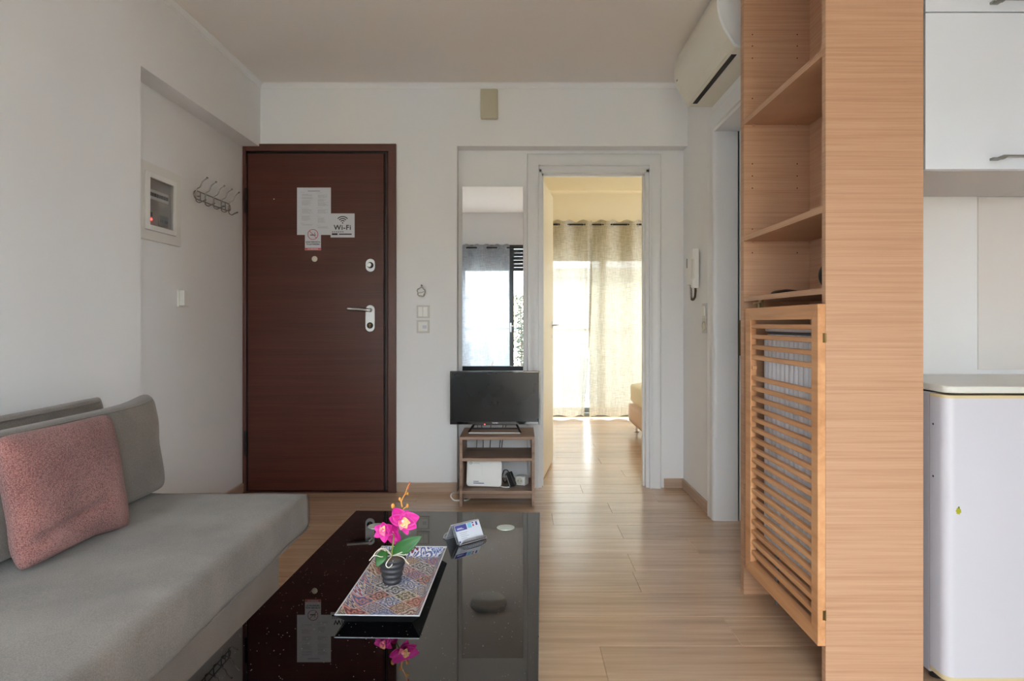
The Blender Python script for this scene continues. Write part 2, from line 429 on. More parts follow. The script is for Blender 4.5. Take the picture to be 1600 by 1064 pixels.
# bedroom door leaf, swung open into the bedroom
a = math.atan2(4.79-4.05, .254-.137)
b = MB(); b.box(.0, .66, .0, .038, .012, 1.94, bev=.002); dl = b.build('door_leaf', M['leaf'], d2, local=True)
dl.location = Vector((.143, 4.065, 0))-d2.location; dl.rotation_euler = (0, 0, a); dl['label'] = 'cream open door leaf'
for sgn, y in ((-1, 0), (1, .038)):
    b = MB(); b.box(.575, .625, y-(.003 if sgn < 0 else 0), y+(.003 if sgn > 0 else 0), .98, 1.03, bev=.001); b.lathe([(.006, 0), (.006, .05*sgn)], (.60, y, 1.0), 'y', 12)
    b.tube([(.60, y+.045*sgn, 1.0), (.57, y+.047*sgn, 1.0), (.49, y+.047*sgn, 1.0)], .007, 8)
    b.lathe([(.012, 0), (.012, .003*sgn)], (.60, y, .92), 'y', 16)
    b.build('door_handle', M['chrome'], dl, local=True, smooth=True)

# bathroom doorway in the right wall
d3 = struct(thing('door_3', 'closed white door with rounded frame in the right wall beside the tall oak cabinet', 'door', (1.08, 2.95, 0)))
PR2 = [(0, 0), (0, .014), (.004, .018), (.012, .019), (.02, .016), (.06, .018), (.07, .022), (.078, .018), (.078, 0)]
b = MB(); surround(b, 2.58, 3.30, 2.02, PR2, lambda u, z, p: Vector((1.01-p, u, z))); b.build('architrave', M['lacq'], d3, smooth=True)
# deep bull-nosed reveal
b = MB()
pr = [(1.0-.006, 3.302)] + [(1.0+.02-.028*math.cos(t), 3.30-.0-.016*math.sin(t)) for t in [i*PI/2/6 for i in range(7)]] + [(1.06, 3.282), (1.12, 3.286), (1.122, 3.302)]
b.prism(pr, 'z', 0, 2.02)
b.prism([(x, 2.58+(3.30-y)) for x, y in pr][::-1], 'z', 0, 2.02)
b.box(1.0, 1.122, 2.59, 3.29, 2.0, 2.02)
b.build('reveal', M['lacq'], d3, smooth=True)
b = MB(); b.box(1.126, 1.163, 2.585, 3.296, .006, 2.012); lf = b.build('door_leaf', M['lacq'], d3, bev=.002)
b = MB(); b.box(1.1225, 1.1265, 3.262, 3.2815, .85, 1.03); b.build('strike_plate', M['brass'], lf)
b = MB(); b.box(1.1215, 1.1255, 3.281, 3.299, 0, 2.0); b.build('door_seal', M['alu'], d3)

# radius of light fittings etc. come below
# ------------------------------------------------------------------ entrance door (security door)
d1 = struct(thing('door_1', 'dark reddish brown security door with papers taped on it', 'door', (-1.2, 3.85, 0)))
b = MB()
b.box(-1.66, -1.641, 3.832, 3.99, 0, 2.09); b.box(-.789, -.741, 3.832, 3.8495, 0, 2.047); b.box(-1.64, -.741, 3.832, 3.8495, 2.047, 2.09)
b.box(-.789, -.775, 3.86, 3.99, 0, 2.047); b.box(-1.66, -.775, 3.86, 3.99, 2.06, 2.09)
b.build('door_frame', M['frame'], d1, bev=.002)
b = MB(); b.box(-1.632, -.816, 3.842, 3.90, .012, 2.034); b.build('door_leaf', M['brown'], d1, bev=.002)
b = MB(); b.box(-1.64, -1.634, 3.85, 3.95, 0, 2.05); b.box(-.814, -.790, 3.856, 3.95, 0, 2.05); b.box(-1.64, -.79, 3.86, 3.95, 2.036, 2.058); b.box(-1.64, -.79, 3.86, 3.95, .0, .009)
b.build('door_seal', M['dark'], d1)
b = MB(); b.box(-.803, -.798, 3.848, 3.856, .01, 2.04); b.build('weather_strip', M['frame'], d1)
for z in (1.75, .30):
    b = MB(); b.lathe([(.008, z-.075), (.009, z-.073), (.009, z-.004), (.006, z), (.009, z+.004), (.009, z+.070), (.008, z+.073)], (-1.637, 3.826, 0), n=14)
    b.box(-1.648, -1.634, 3.828, 3.842, z-.07, z+.07)
    b.build('hinge', M['dark'], d1, smooth=True)
def oval_plate(cx, cz, wd, ht, y, t, n=10):
    r = wd/2; pts = [(cx+r*math.cos(PI*i/n), cz+ht/2-r+r*math.sin(PI*i/n)) for i in range(n+1)]
    pts += [(cx-r*math.cos(PI*i/n), cz-ht/2+r-r*math.sin(PI*i/n)) for i in range(n+1)]
    b = MB(); b.prism(pts, 'y', y-t, y); return b
X1, Z1 = lambda px: (px-812)*.00384, lambda py: 1.015+(505-py)*.00384
b = oval_plate(X1(579), Z1(414.5), .056, .078, 3.842, .008); lk = b.build('lock_rosette', M['steel'], d1, bev=.002)
b = MB(); b.lathe([(.019, -.002), (.019, 0), (.0, 0)], (X1(579), 3.834, Z1(414.5)), 'y', 24); b.build('lock_cylinder', M['dark'], lk)
b = MB(); b.lathe([(.012, 0), (.0135, -.006), (.0135, -.02), (.011, -.024), (0, -.024)], (X1(578.5), 3.834, Z1(414.5)), 'y', 20); b.build('thumb_turn', M['chrome'], lk, smooth=True)
b = oval_plate(X1(578.5), Z1(497.5), .056, .16, 3.842, .008); hp = b.build('handle_plate', M['steel'], d1, bev=.002)
b = MB(); b.lathe([(.013, 0), (.013, -.006), (.0095, -.008), (.0095, -.045)], (X1(579), 3.834, Z1(484.5)), 'y', 16)
b.tube(smooth_path([(X1(579), 3.785, Z1(484.5)), (X1(575), 3.782, Z1(484.6)), (X1(560), 3.784, Z1(483.5)), (X1(546.5), 3.784, Z1(482.8))], 5), .0095, 12); b.build('door_handle', M['chrome'], hp, smooth=True)
b = MB(); b.lathe([(.019, 0), (.019, -.002), (0, -.002)], (X1(578.5), 3.834, Z1(508.5)), 'y', 24); b.build('lock_ring', M['dark'], hp)
b = MB(); b.lathe([(.007, 0), (.007, -.004), (0, -.004)], (X1(578.5), 3.832, Z1(508.5)+.004), 'y', 14); b.box(X1(578.5)-.0035, X1(578.5)+.0035, 3.828, 3.832, Z1(508.5)-.014, Z1(508.5)); b.build('keyhole', M['brass'], hp)
b = MB(); b.lathe([(.017, 0), (.017, -.003), (.012, -.006), (0, -.006)], (X1(491.5), 3.842, Z1(404.5)), 'y', 20); b.build('peephole', M['cream'], d1, smooth=True)
b = MB(); b.lathe([(.003, 0), (.003, -.003), (0, -.003)], (X1(428), 3.842, Z1(311)), 'y', 8); b.build('nail_head', M['white'], d1)
b = MB(); b.box(-1.66, -.74, 3.82, 3.858, 0, .006); b.build('threshold', M['frame'], d1)

# papers on the door
YP = 3.8412
def flat(name, label, cat, x0, x1, y0, y1, m=None, y=YP, t=.0006, group=None):
    o = thing(name, label, cat, ((X1(x0)+X1(x1))/2, y, Z1(y1)), 0, group)
    b = MB(); b.box(X1(x0), X1(x1), y-t, y, Z1(y1), Z1(y0)); b.build('sheet', m or M['paper'], o); return o
def txt(s, px, py, size, name, parent, m=None, align='CENTER', y=YP-.0008, bold=0.0):
    return letters(s, size, Matrix.Translation((X1(px), y, Z1(py))) @ Matrix.Rotation(PI/2, 4, 'X'), m or M['ink'], name, parent, .0002, align, bold)
o = flat('house_rules_sheet', 'white page of small printed house rules taped to the brown door', 'paper', 464, 517, 293, 367)
b = MB(); random.seed(3)
def rule_lines(x0, y, wmax, n, t=.0011, dz=.0042):
    for k in range(n):
        wd = wmax*random.uniform(.55, 1); x = X1(x0)+.002
        while x < X1(x0)+wd:
            q = random.uniform(.003, .009); b.box(x, min(x+q, X1(x0)+wd), YP-.0009, YP-.0006, Z1(y)-k*dz-t, Z1(y)-k*dz); x += q+.0012
b.box(X1(481), X1(500), YP-.0009, YP-.0006, Z1(299), Z1(298)); 
for (x0, y, wd, n) in ((469, 300.8, .04, 1), (471, 303.5, .07, 3), (471, 308, .073, 3), (471, 312.8, .066, 8), (469, 324, .05, 1), (471, 326.5, .066, 7), (469, 335, .01, 1), (471, 337.5, .06, 7), (469, 348.5, .04, 1), (471, 350.5, .075, 2),
                       (494, 301.5, .04, 1), (496, 304.5, .068, 5), (496, 311, .062, 4), (496, 316, .068, 6), (494, 324.5, .05, 1), (496, 327.5, .068, 6), (494, 338, .04, 1), (496, 340, .06, 8), (494, 351.8, .03, 1), (496, 354, .07, 3)):
    rule_lines(x0, y, wd, n)
b.build('printed_text', M['greyink'], o)
o = flat('wifi_sign', 'square white Wi-Fi sign with signal arcs on the brown door', 'sign', 516.5, 554, 333.5, 371)
cx, cz = X1(535.3), Z1(348.5)
b = MB()
for r in (.015, .027, .039):
    A = [(cx+(r+s)*math.sin(t), cz+(r+s)*math.cos(t)) for s in (-.0028, .0028) for t in [PI*.27*(i/8-1)*(-1 if s > 0 else 1) for i in range(17)]]
    b.prism(A, 'y', YP-.0009, YP-.0006)
b.lathe([(.0042, 0), (.0042, -.0003), (0, -.0003)], (cx, YP-.0006, cz+.001), 'y', 14)
b.build('signal_arcs', M['ink'], o)
txt('Wi-Fi', 535, 355.7, .041, 'wifi_lettering', o, bold=.0009)
b = MB(); b.box(X1(518.5), X1(527.5), YP-.0009, YP-.0006, Z1(367.2), Z1(364.4)); b.box(X1(529.5), X1(549.5), YP-.0009, YP-.0006, Z1(366.8), Z1(365)); 
for k in range(6): b.box(X1(518.8+k*3.2), X1(520.6+k*3.2), YP-.0009, YP-.0006, Z1(362.8), Z1(361.6))
b.build('small_print', M['ink'], o)
o = flat('no_smoking_sign', 'white no smoking notice with red prohibition ring under the rules sheet', 'sign', 476.5, 501.5, 356.5, 391, y=YP-.0012)
YQ = YP-.0018
b = MB(); cx, cz = X1(489), Z1(366.3); 
ring = [[Vector((cx+(.0300+s)*math.cos(2*PI*i/40), YQ-q, cz+(.0300+s)*math.sin(2*PI*i/40))) for i in range(40)] for s, q in ((-.0016, .0002), (-.0016, .0004), (.0018, .0004), (.0018, .0002))]
b.grid(ring, closed=True)
R = Matrix.Translation((cx, 0, cz)) @ Matrix.Rotation(math.radians(45), 4, 'Y'); b.box(-.029, .029, YQ-.0005, YQ-.0003, -.0016, .0016, M=R)
b.build('prohibition_ring', M['red'], o)
b = MB(); b.box(cx-.017, cx+.012, YQ-.0003, YQ-.0001, cz-.006, cz-.001); b.box(cx+.013, cx+.018, YQ-.0003, YQ-.0001, cz-.006, cz-.001)
b.tube(smooth_path([(cx+.013, YQ-.0002, cz+.001), (cx+.008, YQ-.0002, cz+.005), (cx+.014, YQ-.0002, cz+.008), (cx+.008, YQ-.0002, cz+.013)], 4), .0009, 6)
b.build('cigarette_symbol', M['ink'], o)
txt('ΑΠΑΓΟΡΕΥΕΤΑΙ', 489, 378.4, .0115, 'greek_lettering', o, y=YQ-.0003, bold=.0004)
txt('ΤΟ ΚΑΠΝΙΣΜΑ', 489, 381.8, .0115, 'greek_lettering', o, y=YQ-.0003, bold=.0004)
b = MB(); b.box(X1(476.7), X1(501.3), YQ-.0003, YQ, Z1(390.7), Z1(387.2)); b.build('red_band', mat('faded red print', rgb(206, 96, 98), .6), o)
txt('NO SMOKING', 489, 389.1, .010, 'band_lettering', o, M['paper'], y=YQ-.0006, bold=.0003)

# ------------------------------------------------------------------ left niche: fuse box, coat rack, small wall switch
NX = -1.663
fb = thing('fuse_box', 'recessed white fuse box with a clear window and glowing red switch', 'fuse box', (NX, 2.94, 1.387))
def xbox(b, x0, x1, y0, y1, z0, z1, **k): return b.box(x0, x1, y0, y1, z0, z1, **k)
b = MB()
for q in ((2.765, 2.818, 1.387, 1.732), (3.073, 3.12, 1.387, 1.732), (2.818, 3.073, 1.387, 1.430), (2.818, 3.073, 1.692, 1.732)): xbox(b, NX, NX+.012, *q)
b.build('outer_frame', mat('off white steel frame', rgb(228, 227, 222), .5), fb)
b = MB()
for q in ((2.82, 2.852, 1.432, 1.69), (3.046, 3.071, 1.432, 1.69), (2.852, 3.046, 1.432, 1.455), (2.852, 3.046, 1.667, 1.69)): xbox(b, NX+.002, NX+.018, *q)
b.build('window_frame', M['white'], fb, bev=.0015)
b = MB(); xbox(b, NX+.0005, NX+.002, 2.852, 3.046, 1.455, 1.667); b.build('back_plate', mat('grey inner plate', rgb(176, 172, 166), .6), fb)
gb = MB(); xbox(gb, NX+.012, NX+.0135, 2.852, 3.046, 1.455, 1.667)
gm = mat('clear smoked cover', rgb(200, 200, 200), .05, Transmission_Weight=1.0); gm.node_tree.nodes['Principled BSDF'].inputs['Alpha'].default_value = .25
gb.build('clear_cover', gm, fb)
b = MB(); xbox(b, NX+.002, NX+.006, 2.856, 3.02, 1.575, 1.618); b.build('breaker_rail', M['white'], fb)
for k in range(8):
    b = MB(); y = 2.862+k*.0195; xbox(b, NX+.006, NX+.0105, y, y+.010, 1.588, 1.604); b.build('breaker_switch', M['black'], fb)
b = MB(); xbox(b, NX+.002, NX+.008, 2.94, 3.012, 1.462, 1.512); mm = b.build('meter_module', mat('grey module', rgb(128, 124, 120), .5), fb)
b = MB()
for k in range(4): xbox(b, NX+.008, NX+.0105, 2.945+k*.017, 2.953+k*.017, 1.478, 1.492)
b.build('toggle_row', M['black'], mm)
b = MB(); xbox(b, NX+.002, NX+.009, 2.858, 2.882, 1.494, 1.514); b.build('red_switch', M['black'], fb)
lm = bpy.data.materials.new('red pilot light'); lm.use_nodes = True; p = lm.node_tree.nodes['Principled BSDF']; p.inputs['Base Color'].default_value = (.8, .05, .02, 1)
p.inputs['Emission Color'].default_value = (1, .04, .03, 1); p.inputs['Emission Strength'].default_value = 2.2
b = MB(); b.ball((NX+.008, 2.875, 1.482), .006, (.5, 1, 1)); b.build('pilot_light', lm, fb, smooth='all')

cr = thing('coat_rack', 'grey wire coat rack with ten hooks screwed to the niche wall beside the fuse box', 'coat rack', (NX, 3.44, 1.60))
RY = [3.255, 3.35, 3.443, 3.532, 3.622]; rx = NX+.016
b = MB(); zt, zb = 1.690, 1.648
loop = [(rx, 3.255, zt), (rx, 3.622, zt), (rx, 3.638, zt-.008), (rx, 3.643, (zt+zb)/2), (rx, 3.638, zb+.008), (rx, 3.622, zb), (rx, 3.255, zb), (rx, 3.24, zb+.008), (rx, 3.235, (zt+zb)/2), (rx, 3.24, zt-.008)]
b.tube(loop, .0032, 8, closed=True)
for y in RY[:1]+RY[1:4]: b.tube([(rx, y, zt), (rx, y, zb)], .0026, 6)
for y in (3.30, 3.58): b.lathe([(.004, NX), (.004, rx)], (0, y, (zt+zb)/2), 'x', 10); b.tube([(rx, y, zt), (rx, y, zb)], .0026, 6)
b.build('rack_frame', M['wire'], cr, smooth=True)
for y in RY:
    b = MB(); b.tube(smooth_path([(rx, y, zb), (rx+.004, y, zt+.004), (rx+.022, y, zt+.018), (rx+.034, y+.002, zt+.045), (rx+.055, y+.004, zt+.064)], 4), .0026, 6); b.ball((rx+.056, y+.004, zt+.065), .0055, seg=10)
    b.build('upper_hook', M['wire'], cr, smooth=True)
    b = MB(); b.tube(smooth_path([(rx, y, zb+.004), (rx+.003, y, zb-.012), (rx+.018, y, zb-.020), (rx+.034, y, zb-.012), (rx+.048, y, zb-.006)], 4), .0026, 6); b.ball((rx+.049, y, zb-.006), .0045, seg=10)
    b.build('lower_hook', M['wire'], cr, smooth=True)

sw = thing('wall_thermostat', 'small white plastic box fixed to the niche wall below the coat rack', 'wall switch', (NX, 3.15, 1.10))
b = MB(); b.box(NX, NX+.010, 3.105, 3.195, 1.095, 1.178, bev=.002); b.build('back_plate', M['white'], sw)
b = MB(); b.box(NX+.01, NX+.034, 3.108, 3.158, 1.100, 1.175, bev=.003); b.build('housing', M['white'], sw)
b = MB(); b.lathe([(.004, NX+.010), (.004, NX+.014), (0, NX+.014)], (0, 3.183, 1.163), 'x', 12); b.build('sensor_hole', M['black'], sw)
b = MB(); b.lathe([(.009, NX+.010), (.007, NX+.018), (0, NX+.018)], (0, 3.178, 1.118), 'x', 14); b.build('knob', M['white'], sw, smooth=True)

# ------------------------------------------------------------------ back wall: junction cover, key holder, switches
jb = thing('junction_cover', 'yellowed cream rectangular cover high on the back wall under the ceiling', 'wall box', (X1(764.5), 3.85, Z1(188)))
b = MB(); b.box(X1(751), X1(778), 3.812, 3.85, Z1(186.5), Z1(141), bev=.006); b.build('cover', M['beige'], jb, smooth=True)
kh = thing('key_hanger', 'small grey twisted wire ring hanging from a nail above the light switches', 'hook', (X1(658), 3.85, Z1(465)))
b = MB(); b.lathe([(.003, 3.85), (.003, 3.832), (.005, 3.831), (0, 3.829)], (X1(659), 0, Z1(446)), 'y', 10); b.build('nail', M['wire'], kh)
b = MB()
for q, ph in ((0, 0), (.003, 1.3)):
    b.tube([(X1(658)+(.023+.003*math.sin(5*t+ph))*math.cos(t), 3.843-q, Z1(456)+(.026+.003*math.sin(5*t+ph))*math.sin(t)) for t in [2*PI*i/40 for i in range(40)]], .0024, 6, closed=True)
b.tube([(X1(652.5), 3.842, Z1(458)), (X1(659), 3.838, Z1(457)), (X1(664), 3.842, Z1(455))], .002, 6); b.tube([(X1(659), 3.838, Z1(446)), (X1(658.5), 3.838, Z1(450))], .002, 6)
b.build('wire_ring', mat('grey twisted wire', rgb(178, 172, 162), .5, metal=.2), kh, smooth=True)
def wall_switch(label, cz, two):
    o = thing('light_switch', label, 'light switch', (X1(661), 3.85, Z1(cz)-.038), 0, 'light switches beside the entrance door')
    x = X1(661); z = Z1(cz)
    b = MB(); b.box(x-.0385, x+.0385, 3.842, 3.85, z-.0385, z+.0385, bev=.002); b.build('frame_plate', M['plate'], o)
    if two:
        for s in (-1, 1):
            b = MB(); b.box(x+s*.0145-.0138, x+s*.0145+.0138, 3.836, 3.842, z-.029, z+.029, bev=.0015); b.build('rocker', M['white'], o)
    else:
        b = MB(); b.box(x-.028, x+.028, 3.836, 3.842, z-.028, z+.028, bev=.0015); b.build('rocker', M['white'], o)
        b = MB(); b.box(x-.002, x+.022, 3.834, 3.836, z-.012, z+.008, bev=.0005); b.build('indicator', M['paper'], o)
wall_switch('upper white light switch with two rockers on the back wall beside the door', 487, True)
wall_switch('lower white light switch with one rocker on the back wall beside the door', 510.3, False)

# ------------------------------------------------------------------ mirror in the recess
mi = thing('wall_mirror', 'tall frameless mirror in the wall recess behind the television', 'mirror', (-.165, 3.945, .70))
b = MB(); b.box(-.354, .022, 3.940, 3.943, .70, 1.857, bev=.0012, seg=1); b.build('mirror_glass', M['mirror'], mi)
b = MB(); b.box(-.352, .020, 3.943, 3.95, .702, 1.855); b.build('backing', M['kitchb'], mi)

# ------------------------------------------------------------------ TV stand and things on it
tv_l, tv_r, tv_f, tv_b = -.333, .083, 3.54, 3.86
ts = thing('tv_stand', 'small taupe wood stand with open shelves under the television', 'tv stand', (-.125, 3.70, 0))
for x0 in (tv_l, tv_r-.016):
    b = MB(); b.box(x0, x0+.016, tv_f, tv_b, 0, .370); b.build('side_panel', M['ash'], ts, bev=.0008)
b = MB(); b.box(tv_l, tv_r, tv_f-.001, tv_b, .370, .386); b.build('top_panel', M['ash'], ts, bev=.0008)
for z in (.251, .070):
    b = MB(); b.box(tv_l+.016, tv_r-.016, tv_f+.003, tv_b-.01, z, z+.016); b.build('shelf', M['ash'], ts, bev=.0008)
b = MB(); b.box(tv_l+.016, tv_r-.016, 3.60, 3.616, .030, .070); b.build('toe_board', M['ash'], ts)
for x in (-.28, .035):
    b = MB(); b.lathe([(.004, 0), (.004, -.003), (0, -.003)], (x, 3.60, .062), 'y', 10); b.build('bracket_pin', M['white'], ts)

tv = thing('television', 'small black flat screen television on the taupe stand', 'television', (-.143, 3.70, .386))
b = MB(); b.box(-.404, .118, 3.715, 3.74, .428, .737, bev=.003); b.box(-.30, .02, 3.74, 3.775, .45, .66, bev=.006); b.build('housing', M['black'], tv)
b = MB(); z0 = .428
fr = mat('glossy black bezel', rgb(20, 20, 22), .06, spec=.8)
for q in ((-.404, -.396, .428, .737), (.110, .118, .428, .737), (-.396, .110, .728, .737), (-.396, .110, .428, .445)): b.box(q[0], q[1], 3.711, 3.716, q[2], q[3], bev=.0015)
b.build('bezel', fr, tv)
b = MB(); b.box(-.396, .110, 3.713, 3.7155, .445, .728); b.build('screen', mat('matte dark screen', rgb(22, 22, 23), .2, spec=.3), tv)
for P_ in ([(-.292, 3.655, .392), (-.262, 3.725, .434), (-.280, 3.80, .392)], [(.004, 3.655, .392), (-.022, 3.725, .434), (-.006, 3.80, .392)]):
    b = MB(); b.tube(P_, .006, 8); b.build('stand_leg', M['black'], tv, smooth=True)
b = MB(); b.box(-.290, .002, 3.650, 3.656, .3862, .392, bev=.001); b.build('stand_bar', M['steel'], tv)
b = MB(); b.box(-.282, -.004, 3.797, 3.805, .3862, .392, bev=.001); b.build('stand_bar', M['black'], tv)
b = MB(); b.box(-.262, -.022, 3.716, 3.728, .4225, .4275); b.build('stand_bracket', M['black'], tv)
b = MB(); b.ball((-.203, 3.712, .4285), .0035, seg=10); b.build('standby_light', lm, tv, smooth='all')
letters('TOSHIBA', .0085, Matrix.Translation((-.143, 3.7105, .4365)) @ Matrix.Rotation(PI/2, 4, 'X'), M['steel'], 'brand_lettering', tv)

md = thing('modem', 'flat white internet modem leaning on the middle shelf of the stand', 'modem', (-.20, 3.63, .086))
RM = Matrix.Translation((-.2025, 3.628, .0905)) @ Matrix.Rotation(math.radians(1.5), 4, 'Y') @ Matrix.Rotation(math.radians(-9), 4, 'X')
def rrect(wd, ht, r, n=6):
    P = []
    for cx, cy, a0 in ((wd/2-r, ht-r, 0), (-wd/2+r, ht-r, 90), (-wd/2+r, r, 180), (wd/2-r, r, 270)):
        P += [(cx+r*math.cos(math.radians(a0+90*i/n)), cy+r*math.sin(math.radians(a0+90*i/n))) for i in range(n+1)]
    return P
b = MB(); b.prism(rrect(.200, .146, .018), 'y', -.012, .014, M=RM); b.build('housing', M['white'], md, bev=.003, smooth=True)
b = MB(); b.box(-.088, -.045, -.0128, -.012, .012, .027, M=RM) if False else b.box(-.060, .000, -.0128, -.0121, .015, .020, M=RM); b.box(-.060, -.030, -.0128, -.0121, .025, .029, M=RM)
b.build('sticker_print', mat('lilac print', rgb(120, 118, 158), .7), md)
b = MB(); b.tube([RM @ Vector((-.078+.006*math.cos(t), -.0125, .128+.006*math.sin(t))) for t in [2*PI*i/16 for i in range(16)]], .0014, 6, closed=True); b.build('logo', mat('green print', rgb(96, 140, 112), .7), md)
letters('COSMOTE', .0095, RM @ Matrix.Translation((-.050, -.0125, .127)) @ Matrix.Rotation(PI/2, 4, 'X'), mat('pale green print', rgb(142, 172, 148), .7), 'brand_lettering', md)
b = MB()
for k in range(5): b.ball(RM @ Vector((-.012, -.012, .065+.012*k)), .0016, (1, .3, 1), seg=8)
b.build('indicator_lights', mat('pale grey dot', rgb(200, 196, 188), .5), md)

ad = thing('power_adapter', 'black power adapter with a cable lying beside the white modem', 'power adapter', (-.062, 3.62, .086))
RA = Matrix.Translation((-.052, 3.62, .132)) @ Matrix.Rotation(math.radians(-20), 4, 'Y') @ Matrix.Rotation(math.radians(-14), 4, 'Z')
b = MB(); b.box(-.016, .020, -.018, .018, -.040, .040, M=RA, bev=.004); b.build('housing', M['black'], ad)
b = MB(); b.box(-.0105, -.0085, -.0188, -.018, -.034, .034, M=RA); b.build('seam', M['steel'], ad)
b = MB(); b.tube(smooth_path([(-.062, 3.64, .168), (-.072, 3.64, .180), (-.088, 3.65, .176), (-.098, 3.66, .150), (-.10, 3.69, .12), (-.085, 3.68, .10), (-.07, 3.66, .12)], 6), .0028, 8); b.build('cable', M['black'], ad, smooth=True)
so = thing('socket_block', 'white multi-way socket adapter on the stand shelf beside the black adapter', 'socket adapter', (-.0, 3.66, .086))
RS = Matrix.Translation((.012, 3.69, .0865)) @ Matrix.Rotation(math.radians(-24), 4, 'Z')
b = MB(); b.box(-.030, .032, -.028, .028, 0, .052, M=RS, bev=.005); b.build('housing', M['white'], so)
b = MB(); b.lathe([(.018, -.0285), (.018, -.0295), (.015, -.0295), (.015, -.0287), (0, -.0287)], (0, 0, .026), 'y', 24, M=RS); b.build('socket_face', M['cream'], so)
b = MB(); b.lathe([(.0026, -.029), (.0026, -.0300), (0, -.0300)], (-.0085, 0, .026), 'y', 10, M=RS); b.lathe([(.0026, -.029), (.0026, -.0300), (0, -.0300)], (.0085, 0, .026), 'y', 10, M=RS); b.build('pin_holes', M['black'], so)
b = MB(); b.tube(smooth_path([(-.108, 3.62, .0925), (-.085, 3.605, .0915), (-.06, 3.612, .0908), (-.035, 3.65, .095), (-.03, 3.665, .105)], 6), .004, 8); b.build('cable', M['white'], so, smooth=True)
# television leads hanging behind the stand
for k, (x0, x1, m) in enumerate(((-.255, -.262, 'wire'), (-.232, -.222, 'black'), (-.175, -.180, 'black'), (-.100, -.122, 'black'), (-.082, -.108, 'black'))):
    b = MB(); b.tube(smooth_path([(x0, 3.89, .45), (x0, 3.895, .40), ((x0+x1)/2, 3.90, .35), (x1, 3.90, .27), (x1-.01, 3.90, .12), (x1-.01, 3.91, .004)], 5), .0026, 6)
    o = b.build('cable', M[m], tv, smooth=True)
b = MB(); b.tube(smooth_path([(-.30, 3.90, .03), (-.335, 3.78, .02), (-.362, 3.74, .024), (-.388, 3.71, .030), (-.396, 3.68, .02), (-.375, 3.655, .005), (-.345, 3.65, .0045), (-.30, 3.66, .0045), (-.28, 3.72, .0045)], 6), .0042, 8)
b.build('power_cord', M['white'], tv, smooth=True)['label'] = 'white cord looping on the floor'

# ------------------------------------------------------------------ ceiling lamp (seen in the table top)
cl_ = thing('ceiling_lamp', 'round white ceiling lamp reflected dimly in the glossy table', 'ceiling lamp', (-.295, 1.84, CZ-.09))
b = MB(); b.lathe([(.0, 0), (.17, 0), (.175, -.02), (.17, -.03)], (-.295, 1.84, CZ), n=40); b.build('base_plate', M['steel'], cl_, smooth=True)
b = MB(); b.lathe([(.168, -.025), (.165, -.05), (.14, -.075), (.08, -.088), (0, -.09)], (-.295, 1.84, CZ), n=40); b.build('glass_shade', M['white'], cl_, smooth='all')

# ------------------------------------------------------------------ intercom, sockets, air conditioner on the right wall
ic = thing('intercom', 'white wall intercom handset with a coiled grey cord on the right wall', 'intercom', (1.01, 3.68, 1.17))
b = MB(); b.box(.972, 1.01, 3.628, 3.715, 1.235, 1.425, bev=.004); b.build('cradle', M['white'], ic)
b = MB(); b.box(.988, 1.01, 3.715, 3.80, 1.24, 1.405, bev=.003); pl = b.build('side_unit', M['white'], ic)
b = MB(); b.box(.9865, .9885, 3.735, 3.785, 1.34, 1.395); b.build('speaker_grille', M['alu'], pl)
b = MB(); b.prism([(.968, 1.432), (.962, 1.425), (.962, 1.39), (.972, 1.375), (.972, 1.27), (.962, 1.255), (.962, 1.22), (.968, 1.212), (1.0, 1.212), (1.0, 1.432)], 'y', 3.568, 3.606); b.build('handset', M['white'], ic, bev=.003)
b = MB(); b.box(.975, 1.01, 3.606, 3.628, 1.27, 1.40); b.build('hook_cradle', M['cream'], ic)
path = smooth_path([(.985, 3.585, 1.214), (.985, 3.587, 1.19), (.985, 3.60, 1.163), (.984, 3.63, 1.148), (.984, 3.66, 1.152), (.984, 3.675, 1.19), (.984, 3.68, 1.236)], 26)
co = []
for i, p in enumerate(path):
    t = i*1.3; co.append(p+Vector((math.cos(t)*.0055, math.sin(t)*.0045, math.sin(t)*.003)))
b = MB(); b.tube(co, .002, 6); b.build('coiled_cord', mat('grey brown cord', rgb(92, 80, 66), .6), ic, smooth=True)
def side_socket(label, z0, kind):
    o = thing('wall_socket', label, 'socket', (1.01, 3.47, z0), 0, 'socket plates below the intercom')
    b = MB(); b.box(1.0, 1.01, 3.43, 3.51, z0, z0+.08, bev=.002); b.build('frame_plate', M['plate'], o)
    b = MB()
    if kind: b.box(.992, 1.0, 3.443, 3.497, z0+.013, z0+.067, bev=.002); b.build('rocker', M['white'], o)
    else: b.lathe([(.024, 1.0), (.024, .994), (.019, .993), (.019, .999), (0, .999)], (0, 3.47, z0+.04), 'x', 24); b.build('socket_face', M['cream'], o)
side_socket('upper white switch plate below the intercom on the right wall', 1.042, True)
side_socket('lower white socket plate below the intercom on the right wall', .961, False)

